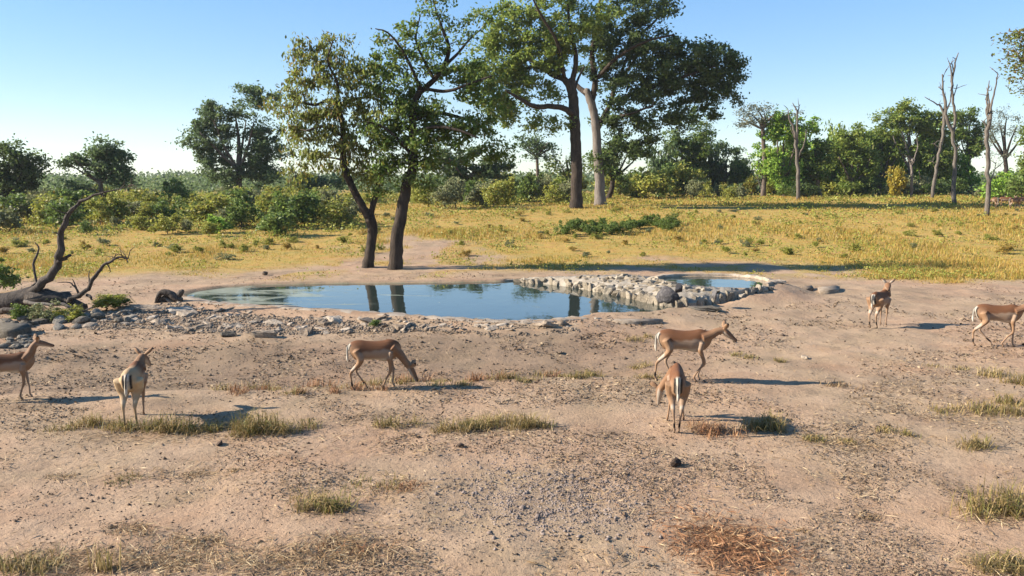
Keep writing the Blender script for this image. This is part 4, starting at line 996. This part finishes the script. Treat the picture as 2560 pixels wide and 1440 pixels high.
rg = np.random.default_rng(89); mb = MB()
nW = 42000
yy = 26.5 + 70 * rg.random(nW) ** 1.6; xx = (rg.uniform(-120, 2680, nW) - 1280) / FPX * yy
wp = fbm(xx * .5 + 23, yy * .3 + 4, 4)
keep = rg.random(nW) < meadow(xx, yy) * np.clip((wp - .46) * 5, .03, .8); xx, yy = xx[keep], yy[keep]
C = np.column_stack([xx, yy, H(xx, yy, False) + rg.uniform(.02, .26, len(xx)) * np.clip(wp[keep] * 2 - .3, .2, 1)])
C = np.repeat(C, 4, 0) + rg.normal(size=(len(C) * 4, 3)) * np.array((.13, .13, .05)) * np.repeat(yy, 4)[:, None] / 40
mb.add(*leaves(C, .10 * np.repeat(yy, 4) / 38, .6, rg, 0))
tag(mb.build('meadow_herbs', M['leaf_bush']), 'low leafy green and yellow herbs growing through the meadow grass', 'herbs', kind='stuff')

def tuft(px, py, wpx, hpx, n, mat, label, group=None, lean=.9, name='grass_tuft', seed=0, flat=.5):
    """a clump of grass blades with its thatch"""
    rg = np.random.default_rng(seed + int(px) * 7 + int(py)); p = drop(px, py); k = p[1] / FPX
    rx = wpx * k / 2; mb = MB(); nc = max(2, int(wpx / 16))
    cx = rg.uniform(-1, 1, nc) * rx * .75; cyy = rg.normal(0, 1, nc) * rx * flat * .5
    j = rg.integers(0, nc, n); r = rx * .4 / max(1, nc ** .3)
    bx = cx[j] + rg.normal(0, 1, n) * r; by = cyy[j] + rg.normal(0, 1, n) * r
    bz = H(bx + p[0], by + p[1]) - p[2] - .01
    add_blades(mb, np.column_stack([bx, by, bz]), hpx * k * (.2 + 1.0 * rg.random(n) ** 1.6), .0045 + .0002 * k * 1000 * .4, lean, rg)
    o = mb.build(name, mat, None, p); return tag(o, label, 'grass', group)
T_, S_, R_ = M['grass_tuft'], M['straw'], M['straw_red']
gl, gr_ = 'dry grass tuft in the strip of tufts below the pale impala at the left', 'tufts below the pale impala'
for (px, py, w, h) in ((170, 1075, 110, 26), (240, 1065, 120, 38), (300, 1075, 120, 34), (370, 1070, 130, 36), (430, 1078, 90, 66), (510, 1080, 100, 38), (560, 1075, 80, 40), (640, 1082, 130, 70), (700, 1080, 110, 50), (760, 1070, 100, 28)):
    tuft(px, py, w, h, int(w * h / 20) + 40, T_, gl, gr_)
gl, gr_ = 'yellow grass tuft in the middle patch of the foreground', 'tufts in the middle of the foreground'
for (px, py, w, h) in ((990, 1065, 110, 36), (1130, 1078, 110, 46), (1180, 1075, 100, 38), (1230, 1065, 130, 42), (1310, 1065, 120, 50), (1350, 1070, 80, 34)):
    tuft(px, py, w, h, int(w * h / 19) + 40, T_, gl, gr_)
tuft(800, 1270, 170, 58, 420, T_, 'spiky pale grass tuft alone on bare soil in the left foreground', lean=.95)
tuft(1900, 1075, 130, 58, 520, T_, 'grass tuft right of the rear-view impala, in its shadow')
tuft(1780, 1078, 150, 30, 420, R_, 'trampled reddish straw clump between the rear-view impala and the shaded tuft', lean=1.1)
tuft(2430, 1120, 120, 40, 260, T_, 'sprawling grass tuft on bare soil near the right edge', lean=1.2)
tuft(2490, 1290, 190, 90, 620, T_, 'large bushy grass clump at the right edge of the foreground', lean=.9)
tuft(2500, 1425, 170, 60, 420, T_, 'dry grass clump in the lower right corner', lean=1.1)
tuft(2100, 966, 110, 18, 240, S_, 'flat straw tuft at the tip of the walking impala shadow', lean=1.3)
gl, gr_ = 'dry yellow tuft in the scattered tufts at the right edge', 'tufts scattered along the right edge'
for (px, py, w, h) in ((2380, 1035, 90, 24), (2440, 1030, 120, 34), (2520, 1035, 110, 40), (2480, 940, 110, 30), (2540, 960, 80, 40), (2420, 925, 80, 16), (2540, 1010, 90, 40), (2330, 915, 60, 12)):
    tuft(px, py, w, h, int(w * h / 19) + 40, T_, gl, gr_, .8)
gl, gr_ = 'short dry tuft along the crest between the foreground and the hollow', 'tufts along the crest'
for i in range(34):
    px = 560 + i * 26 + random.uniform(-14, 14); py = 988 - (px - 560) * .045 + random.uniform(-14, 6)
    tuft(px, py, random.uniform(40, 80), random.uniform(12, 34), 90, random.choice([T_, T_, R_]), gl, gr_, .7)
gl, gr_ = 'low yellow tuft on the soil around the walking impala', 'tufts around the walking impala'
for (px, py, w, h) in ((1590, 850, 60, 16), (1620, 845, 50, 14), (1600, 920, 70, 20), (1620, 945, 60, 20), (1830, 890, 60, 14), (1870, 896, 60, 16), (1940, 905, 40, 18), (1440, 945, 70, 26), (1480, 940, 60, 22), (2260, 1090, 60, 16), (2050, 1105, 70, 22), (2120, 1108, 80, 16), (2230, 1085, 90, 20)):
    tuft(px, py, w, h, int(w * h / 10) + 40, T_, gl, gr_, .9)
gl, gr_ = 'matted straw clump on the foreground soil', 'straw clumps in the foreground'
for (px, py, w, h, mt) in ((330, 1330, 150, 18, S_), (150, 1190, 90, 14, S_), (330, 1205, 130, 16, T_), (480, 1185, 120, 10, S_), (600, 1180, 90, 10, S_), (940, 1210, 160, 24, T_), (990, 1225, 140, 20, R_), (480, 1360, 170, 20, S_), (880, 1380, 150, 26, R_), (2170, 1300, 80, 14, S_), (2000, 1330, 60, 10, S_)):
    tuft(px, py, w, h, 170, mt, gl, gr_, 1.3)
tuft(60, 1432, 200, 50, 420, T_, 'green-tinged grass tuft in the lower left corner', lean=.7)
tuft(270, 1425, 70, 90, 60, T_, 'two upright pale stalks in the lower left foreground', lean=.2)

# straw, dead leaves, clods and gravel lying on the soil
def lying(C, L, W, rg, lift=.012):
    n = len(C); th = rg.uniform(0, 6.28, n); el = rg.normal(0, .22, n); L = L * rg.uniform(.4, 1.4, n)
    d = np.column_stack([np.cos(th), np.sin(th), el]); s = np.column_stack([-np.sin(th), np.cos(th), rg.normal(0, .5, n)])
    w = (np.broadcast_to(W, (n,)) * rg.uniform(.6, 1.4, n))[:, None]; L = L[:, None]
    C = C + np.array((0, 0, 1)) * (lift + np.abs(el)[:, None] * L * .5)
    V = np.stack([C - d * L / 2 - s * w * .4, C + s * w * .5 + np.array((0, 0, .3)) * w, C + d * L / 2 + s * w * .3, C - s * w * .5], 1).reshape(-1, 3)
    return V, np.arange(4 * n).reshape(n, 4)
def ground_pts(px, py):
    """many photo pixels onto the nearly level foreground (two fixed-point steps)"""
    dx, dy = (px - 1280) / FPX, (720 - py) / FPX
    D = np.column_stack([dx, CP + dy * SP, -SP + dy * CP]); z = np.zeros(len(px))
    for _ in range(4):
        P = np.array((0, 0, CAM_H)) + D * ((z - CAM_H) / D[:, 2])[:, None]; z = H(P[:, 0], P[:, 1])
    P[:, 2] = z; return P
def ok_ground(P): return (poly_sd(P[:, 0], P[:, 1], POOL) > .1) & (poly_sd(P[:, 0], P[:, 1], UPOOL) > .1)
rg = np.random.default_rng(91)
px, py = rg.uniform(-60, 2620, 95000), 690 + 770 * rg.random(95000) ** .8
P = ground_pts(px, py)
cl = fbm(P[:, 0] * .9 + 7, P[:, 1] * .9 + 2, 4)
keep = (rg.random(len(P)) < np.clip((cl - .47) * 6, .015, 1)) & ok_ground(P)
P = P[keep]; k = P[:, 1] / 12
mb = MB(); mb.add(*lying(P, .044 * np.clip(k, .6, 1.6), .022 * np.clip(k, .6, 1.6), rg)); tag(mb.build('leaf_litter', M['litter']), 'dead leaf litter strewn over the bare soil', 'leaf litter', kind='stuff')
mb = MB(); C = []
for (cx, cy, rx, ry, n) in ((150, 1410, 190, 50, 1500), (420, 1405, 200, 40, 1300), (700, 1400, 220, 55, 1400), (860, 1370, 120, 40, 700), (480, 1360, 130, 25, 350), (330, 1325, 90, 18, 220),
                            (450, 1190, 160, 22, 260), (420, 1090, 380, 28, 900), (1180, 1080, 220, 24, 500), (800, 1275, 110, 25, 320), (1770, 1065, 140, 28, 500), (2460, 1030, 120, 40, 600),
                            (2480, 1290, 120, 45, 420), (2480, 1420, 120, 40, 420), (2150, 1110, 180, 28, 500), (2300, 990, 200, 50, 500), (980, 1225, 170, 45, 500), (1650, 960, 120, 30, 260), (1000, 970, 420, 22, 900), (2450, 900, 130, 50, 500)):
    a = rg.normal(size=(n, 2)) * .5; C.append(np.column_stack([cx + a[:, 0] * rx, np.minimum(cy + a[:, 1] * ry, 1470)]))
C = np.concatenate(C); P = ground_pts(C[:, 0], C[:, 1])
px, py = rg.uniform(-60, 2620, 26000), 830 + 630 * rg.random(26000)
Q = ground_pts(px, py); cl = fbm(Q[:, 0] * .8 + 31, Q[:, 1] * .8 + 12, 4); Q = Q[rg.random(len(Q)) < np.clip((cl - .47) * 4, .03, .75)]
P = np.concatenate([P, Q]); mb.add(*lying(P, .12, .0055, rg)); tag(mb.build('straw_litter', M['straw']), 'pale dry straw lying in loose patches on the soil', 'straw', kind='stuff')
mb = MB(); a = rg.normal(size=(3200, 2)) * .5; a[:, 0] += a[:, 1] * .5
P = ground_pts(1830 + a[:, 0] * 150, np.minimum(1370 + a[:, 1] * 85, 1470)); mb.add(*lying(P, .12, .007, rg)); tag(mb.build('straw_litter', M['straw_red']), 'rusty red-brown straw patch in the right foreground', 'straw', kind='stuff')
def grit(name, P, s, mat, label, rg):
    n = len(P); O = np.array([(1, 0, 0), (0, 1, 0), (-1, 0, 0), (0, -1, 0), (0, 0, .75), (0, 0, -.5)], float)
    T = np.array([(0, 1, 4), (1, 2, 4), (2, 3, 4), (3, 0, 4), (1, 0, 5), (2, 1, 5), (3, 2, 5), (0, 3, 5)])
    V = O[None] * (s * rg.lognormal(0, .45, n))[:, None, None] * rg.uniform(.6, 1.3, (n, 1, 3)) + rg.normal(0, .12, (n, 6, 3)) * (s * np.ones(n))[:, None, None]
    th = rg.uniform(0, 6.28, n); c, sn = np.cos(th)[:, None], np.sin(th)[:, None]
    V = np.stack([V[..., 0] * c - V[..., 1] * sn, V[..., 0] * sn + V[..., 1] * c, V[..., 2]], -1) + P[:, None]
    mb = MB(); mb.add(V.reshape(-1, 3), (T[None] + np.arange(n)[:, None, None] * 6).reshape(-1, 3))
    return tag(mb.build(name, mat), label, name.replace('_', ' '), kind='stuff')
a = rg.normal(size=(7000, 2)) * .5
P = ground_pts(1390 + a[:, 0] * 330, 1240 + a[:, 1] * 105); grit('gravel', P, .010, M['gravel'], 'patch of fine grey-brown gravel in the middle foreground', rg)
px, py = rg.uniform(-60, 2620, 24000), 690 + 770 * rg.random(24000)
P = ground_pts(px, py); cl = fbm(P[:, 0] * .7 + 3, P[:, 1] * .7 + 9, 3); cyp = crest_y(P[:, 0]); dip = (P[:, 1] > cyp) & (P[:, 1] < cyp + 4) & (P[:, 0] < 5)
keep = (rg.random(len(P)) < np.where(dip, .55, np.clip((cl - .53) * 5, .01, .7))) & ok_ground(P)
P = P[keep]; grit('earth_clods', P, .012 * np.clip(P[:, 1] / 11, .7, 1.7), M['clod'], 'small clods and dung pellets scattered over the soil', rg)
q = in_poly(BANK, 9000); P = ground_pts(q[:, 0], q[:, 1]); P = P[ok_ground(P)]
grit('bank_gravel', P, .024, M['rock_pale'], 'pale gravel and stone chips covering the near bank', rg)

# ------------------------------------------------------------------ impalas
m, nt, out = new_mat('impala_coat')
va = N(nt, 'ShaderNodeVertexColor', layer_name='coat')
tc = N(nt, 'ShaderNodeTexCoord'); nz = noise(nt, 60, 3, .6, tc.outputs['Object'])
c = mixc(nt, .35, va.outputs[0], mixc(nt, nz, (.55, .55, .55), (1, 1, 1)), 'MULTIPLY')
p = principled(nt, out, c, .75, .2, bump(nt, nz, .15, .01))
M['coat'] = m
m, nt, out = new_mat('impala_eye'); principled(nt, out, (.01, .008, .006), .1, .5); M['eye'] = m

def impala_mesh(name, poll, mdir, legs, seed=0, tail=0.0, sun_tint=0.0):
    """continuous body facing +X, feet at z = 0, shoulder height about 0.86 m.
    poll: position of the back of the head; mdir: direction of the muzzle;
    legs: for FL, FR, HL, HR (left is +Y): (hoof dx, hoof lift, knee dx, hoof dy)"""
    parts = []                                             # (V, quads, tris, part id, t)
    def chain(P, R, pid, n=12, sq=None, samples=6, cap=True):
        A = np.column_stack([np.array(P, float), np.array(R, float)])
        if sq is not None: A = np.column_stack([A, np.array(sq, float)])
        A = catmull(A, samples)
        V, F, T = tube(A[:, :3], A[:, 3], n, squash=A[:, 4:6] if sq is not None else None, cap=cap)
        t = np.repeat(np.linspace(0, 1, len(A)), n); t = np.append(t, (0, 1)) if cap else t
        parts.append((V, F, T, pid, t))
    # torso: x, centre z, half height, half width
    T = [(-.455, .735, .05, .05), (-.43, .72, .115, .085), (-.36, .70, .165, .118), (-.26, .695, .178, .128), (-.14, .692, .163, .130), (0, .685, .163, .136),
         (.12, .675, .183, .138), (.22, .685, .193, .122), (.31, .695, .165, .10), (.375, .71, .115, .07), (.41, .715, .06, .04)]
    T = np.array(T); n = 20; A = catmull(T, 5); V = []
    a = np.arange(n) / n * 2 * math.pi
    for x, zc, hh, hw in A:
        V.append(np.column_stack([np.full(n, x), np.cos(a) * hw * (1 - .12 * np.maximum(0, np.sin(a))), zc + np.sin(a) * hh]))
    V = np.concatenate(V); k = len(A)
    F = np.array([(i * n + j, i * n + (j + 1) % n, (i + 1) * n + (j + 1) % n, (i + 1) * n + j) for i in range(k - 1) for j in range(n)])
    V = np.vstack([V, (A[0][0] - .02, 0, A[0][1]), (A[-1][0] + .02, 0, A[-1][1])])
    tr = np.array([(k * n, (j + 1) % n, j) for j in range(n)] + [(k * n + 1, (k - 1) * n + j, (k - 1) * n + (j + 1) % n) for j in range(n)])
    parts.append((V, F, tr, 0, np.zeros(len(V))))
    poll = np.array(poll, float); md = np.array(mdir, float); md /= np.linalg.norm(md)
    # neck
    nb = np.array((.27, 0, .74)); d = poll - nb
    mid1 = nb + d * .35 + np.array((.02, 0, .0)); mid2 = nb + d * .7 + np.array((0, 0, .008))
    chain([nb, mid1, mid2, poll + md * .01], [.128, .095, .07, .056], 1, sq=[(.72, 1.15), (.8, 1.1), (.9, 1.05), (1, 1)])
    # head: skull to muzzle
    hs = poll - md * .03
    chain([hs, poll + md * .04, poll + md * .12, poll + md * .20, poll + md * .265, poll + md * .29], [.04, .062, .058, .042, .031, .02], 2, sq=[(1, 1), (.88, 1.08), (.88, 1.05), (.88, 1), (1, .9), (1, .9)], n=12)
    # ears
    up = np.array((0, 0, 1.0)) - md * md[2]
    if np.linalg.norm(up) < .2: up = np.array((-1.0, 0, 0)) - md * (-md[0])
    up /= np.linalg.norm(up); side = np.cross(up, md)
    for s in (-1, 1):
        e0 = poll + md * .0 + up * .03 + side * s * .035; ed = up * .62 + side * s * .75 - md * .3; ed /= np.linalg.norm(ed)
        fwd = np.cross(ed, side * s); 
        chain([e0, e0 + ed * .05, e0 + ed * .10, e0 + ed * .15, e0 + ed * .172], [.02, .041, .043, .026, .01], 3, n=8, sq=[(1, 1), (1.0, .7), (1.0, .68), (1, .7), (1, .7)])
    # legs
    for li, (hx, lift, kx, hy) in enumerate(legs):
        s = 1 if li % 2 == 0 else -1
        if li < 2:
            x0 = .245
            P = [(x0 + .0, s * .07, .66), (x0 - .02, s * .082, .54), (x0 + .0 + kx * .4, s * .078, .45 + lift * .15), (x0 + .015 + kx, s * .072 + hy * .4, .31 + lift * .5), (x0 + .01 + kx * .5 + hx * .5, s * .07 + hy * .6, .22 + lift * .75),
                 (x0 + hx - .005, s * .068 + hy * .9, .085 + lift), (x0 + hx + .01, s * .068 + hy, .045 + lift), (x0 + hx + .028, s * .068 + hy, .008 + lift)]
            R = [.085, .062, .036, .026, .0175, .0185, .017, .021]
            sq = [(.6, 1.2), (.72, 1.1), (.9, 1), (1, 1), (1, 1), (1, 1), (1, 1), (1, 1)]
        else:
            x0 = -.31
            P = [(x0 - .02, s * .065, .70), (x0 + .04, s * .085, .56), (x0 + .02 + kx * .4, s * .085, .46 + lift * .1), (x0 - .075 + kx, s * .075 + hy * .4, .325 + lift * .5), (x0 - .065 + kx * .6 + hx * .4, s * .07 + hy * .6, .22 + lift * .8),
                 (x0 - .03 + hx, s * .066 + hy * .9, .085 + lift), (x0 - .01 + hx, s * .066 + hy, .045 + lift), (x0 + .012 + hx, s * .066 + hy, .008 + lift)]
            R = [.125, .098, .058, .029, .0185, .019, .017, .021]
            sq = [(.62, 1.2), (.65, 1.15), (.75, 1.1), (.9, 1.05), (1, 1), (1, 1), (1, 1), (1, 1)]
        chain(P, R, 4 if li < 2 else 5, n=12, sq=sq, samples=5)
    chain([(-.44, 0, .80), (-.485, tail * .3, .76), (-.495, tail * .7, .66), (-.49, tail, .55), (-.485, tail * 1.1, .49)], [.02, .019, .021, .023, .01], 6, n=8)
    mb = MB(); pid = []; tt = []; src = []
    for V, F, T, q, t in parts:
        b = mb.n; mb.add(V, F); mb.F.setdefault(3, []).append(T + b); pid += [q] * len(V); tt += list(t); src.append(V)
    src = np.concatenate(src)
    me = mb.mesh(name + '_parts'); o = bpy.data.objects.new('tmp', me); COL.objects.link(o)
    rm = o.modifiers.new('r', 'REMESH'); rm.mode = 'VOXEL'; rm.voxel_size = .0095; rm.use_smooth_shade = True
    sm = o.modifiers.new('s', 'SMOOTH'); sm.factor = .5; sm.iterations = 3
    dg = bpy.context.evaluated_depsgraph_get(); ev = o.evaluated_get(dg)
    out = bpy.data.meshes.new_from_object(ev); out.name = name
    bpy.data.objects.remove(o); bpy.data.meshes.remove(me)
    kd = kdtree.KDTree(len(src))
    for i, v in enumerate(src): kd.insert(v, i)
    kd.balance()
    ruf, fawn, pale, white, blk = (np.array(c) for c in ((.135, .056, .024), (.245, .142, .078), (.27, .183, .122), (.48, .42, .335), (.015, .011, .009)))
    col = np.empty((len(out.vertices), 4), np.float32); col[:, 3] = 1
    def mixv(a, b, t): t = min(max(t, 0), 1); return a * (1 - t) + b * t
    co = np.array([v.co[:] for v in out.vertices]); vn = fbm(co[:, 0] * 14 + 50 + co[:, 1] * 9, co[:, 2] * 22 + 50, 3)
    for i, v in enumerate(out.vertices):
        x, y, z = v.co; _, j, _ = kd.find(v.co); q = pid[j]; t = tt[j]
        if q in (0, 1, 4, 5, 6) or True:
            edge = .705 + .02 * math.sin(x * 7) + .008 * math.sin(x * 41 + y * 30) - (.05 if x < -.3 else 0)
            c = mixv(pale, ruf, (z - edge) / .018 + .5)
            if z < .575: c = mixv(pale, white, (.575 - z) / .04)
            if x < -.27: c = mixv(c, mixv(fawn, ruf, (z - .70) / .12), min(1, (-.27 - x) / .06))
            if x > .24: c = mixv(c, mixv(fawn, ruf, (z - .72) / .10), min(1, (x - .24) / .06))
        if sun_tint and x < .1: c = mixv(c, np.array((.56, .40, .22)), sun_tint * min(1, (.1 - x) / .25))  # sunlight on the rump and back painted into the coat colour
        if q == 0:
            if x < -.40 and z < .82:
                ay = abs(y)
                if ay < .036: c = white
                elif ay < .066: c = blk if z < .80 else c
        if q == 1:
            c = mixv(ruf, fawn, .35 + .5 * t)
            if z < (.74 * (1 - t) + poll[2] * t) - .035: c = mixv(c, pale, .7)
        elif q == 2:
            c = mixv(ruf, fawn, .35); r = np.array((x, y, z)) - poll; h = r @ up
            if h < -.015: c = mixv(c, white, .75)
            if t > .9: c = blk
            if t > .55 and h > .015: c = mixv(c, blk, .35)
        elif q == 3:
            c = fawn if t < .78 else blk
            if .1 < t < .6 and (np.array((x, y, z)) - poll) @ md > .0: c = mixv(fawn, white, .8)
        elif q in (4, 5) and z < .56:
            c = mixv(fawn, pale, (abs(y) < .075) * .9)
            if q == 5 and x < -.36 and z > .36: c = mixv(c, white, .5)
            if q == 5 and .085 < z < .15 and t > .55: c = blk
            if t > .96: c = blk
        elif q == 6:
            c = blk if (abs(y - tail * t) < .009 and t < .6) else white
        if sun_tint and q in (5,) and x < -.2: c = mixv(c, np.array((.56, .40, .22)), sun_tint * .8)  # same painted sunlight carried down the hind legs
        col[i, :3] = c * (.9 + .2 * vn[i])
    ed_ = np.empty(len(out.edges) * 2, np.int32); out.edges.foreach_get('vertices', ed_); ed_ = ed_.reshape(-1, 2)
    deg = np.bincount(ed_.ravel(), minlength=len(col))[:, None] + 1e-6
    dark = col[:, :3].max(1) < .05
    for it in range(7):                                    # soft borders between coat colours
        acc = np.zeros((len(col), 3)); np.add.at(acc, ed_[:, 0], col[ed_[:, 1], :3]); np.add.at(acc, ed_[:, 1], col[ed_[:, 0], :3])
        w = np.where(dark, .12, .6)[:, None]; col[:, :3] = col[:, :3] * (1 - w) + acc / deg * w
    at_ = out.color_attributes.new('coat', 'FLOAT_COLOR', 'POINT'); at_.data.foreach_set('color', col.ravel())
    out.polygons.foreach_set('use_smooth', np.ones(len(out.polygons), bool))
    out.materials.clear(); out.materials.append(M['coat'])
    eyes = [poll + md * .075 + up * .022 + side * s * .043 for s in (-1, 1)]
    return out, eyes
import bmesh
bm = bmesh.new(); bmesh.ops.create_uvsphere(bm, u_segments=10, v_segments=6, radius=.012); EYE = bpy.data.meshes.new('eye'); bm.to_mesh(EYE); bm.free(); EYE.materials.append(M['eye'])
def place_impala(px, py, th, mesh, eyes, label, s=1.0, group='impalas around the waterhole'):
    p = drop(px, py)
    o = bpy.data.objects.new('impala', mesh); COL.objects.link(o)
    o.location = p; o.rotation_euler = (0, 0, math.radians(th)); o.scale = (s, s, s)
    for e in eyes:
        q = bpy.data.objects.new('eye', EYE); COL.objects.link(q); q.parent = o; q.location = e
    return tag(o, label, 'impala', group)
stand = [(0, 0, 0, 0), (-.03, 0, 0, 0), (0, 0, 0, 0), (-.06, 0, -.02, 0)]
mA = impala_mesh('impala', (.47, .0, 1.03), (.9, .25, -.35), [(.05, 0, .01, 0), (-.08, 0, -.03, 0), (0, 0, 0, 0), (-.1, 0, -.04, 0)])
place_impala(28, 1001, 22, *mA, 'impala at the left edge seen side-on with its neck upright', .84)
mB = impala_mesh('impala', (.46, -.05, .90), (.65, -.25, -.65), [(.02, 0, 0, 0), (-.02, 0, 0, 0), (-.03, 0, 0, .02), (.05, 0, .02, 0)], tail=.01, sun_tint=.5)
place_impala(340, 1052, 104, *mB, 'pale sunlit impala seen from behind beside the left grass tufts', .92)
mC = impala_mesh('impala', (.57, 0, .37), (.45, 0, -.9), [(.03, 0, .02, 0), (-.13, 0, -.03, 0), (.13, 0, .03, 0), (-.08, .0, -.05, 0)])
place_impala(943, 973, 8, *mC, 'impala grazing with its head to the ground on the crest', .93)
mD = impala_mesh('impala', (.60, 0, .87), (.76, 0, -.64), [(-.02, 0, .05, 0), (-.10, 0, .04, 0), (.12, .0, .07, 0), (-.16, 0, -.08, 0)])
place_impala(1712, 953, -5, *mD, 'impala walking to the right with its head held forward', 1.0)
mE = impala_mesh('impala', (.42, .27, .44), (.25, .12, -.9), [(.0, 0, .02, .07), (.05, 0, 0, -.07), (0, 0, 0, -.03), (.03, 0, .01, .03)])
place_impala(1690, 1066, 80, *mE, 'impala seen from straight behind with its head lowered to the left', .97).scale[1] = .82
mF = impala_mesh('impala', (.36, -.02, 1.0), (-.80, -.38, -.42), [(.02, 0, 0, 0), (0, 0, 0, 0), (-.05, 0, -.02, 0), (.03, 0, 0, 0)])
place_impala(2197, 816, 44, *mF, 'impala beyond the walking one, turning its head back towards the camera', .97)
mG = impala_mesh('impala', (.60, -.03, .90), (.85, -.1, -.5), [(.06, 0, .03, 0), (-.18, 0, -.02, 0), (.22, 0, .06, 0), (-.14, 0, -.09, 0)])
place_impala(2493, 866, -12, *mG, 'impala cut off by the right edge, walking out of the picture', 1.0)
for (px, py, th, q, lb) in ((2487, 521, 80, mE, 'leftmost impala of the distant grazing herd at the right edge'), (2512, 521, 150, mC, 'second impala from the left in the distant grazing herd'),
                            (2533, 523, 20, mC, 'third impala from the left in the distant grazing herd'), (2555, 521, 190, mD, 'rightmost impala of the distant grazing herd')):
    place_impala(px, py, th, q[0], [], lb, 1.0, 'impalas of the distant herd')

# ------------------------------------------------------------------ thin morning haze
m, nt, out = new_mat('haze_air')
pv = N(nt, 'ShaderNodeVolumePrincipled'); pv.inputs['Color'].default_value = (.86, .92, 1, 1); pv.inputs['Density'].default_value = HAZE; pv.inputs['Anisotropy'].default_value = .2
nt.links.new(pv.outputs[0], out.inputs['Volume'])
bm = bmesh.new(); bmesh.ops.create_cube(bm, size=1); me = bpy.data.meshes.new('haze'); bm.to_mesh(me); bm.free()
hz = link('haze', me, m, None, (0, 1970, 13)); hz.scale = (6100, 4100, 31); tag(hz, kind='stuff')
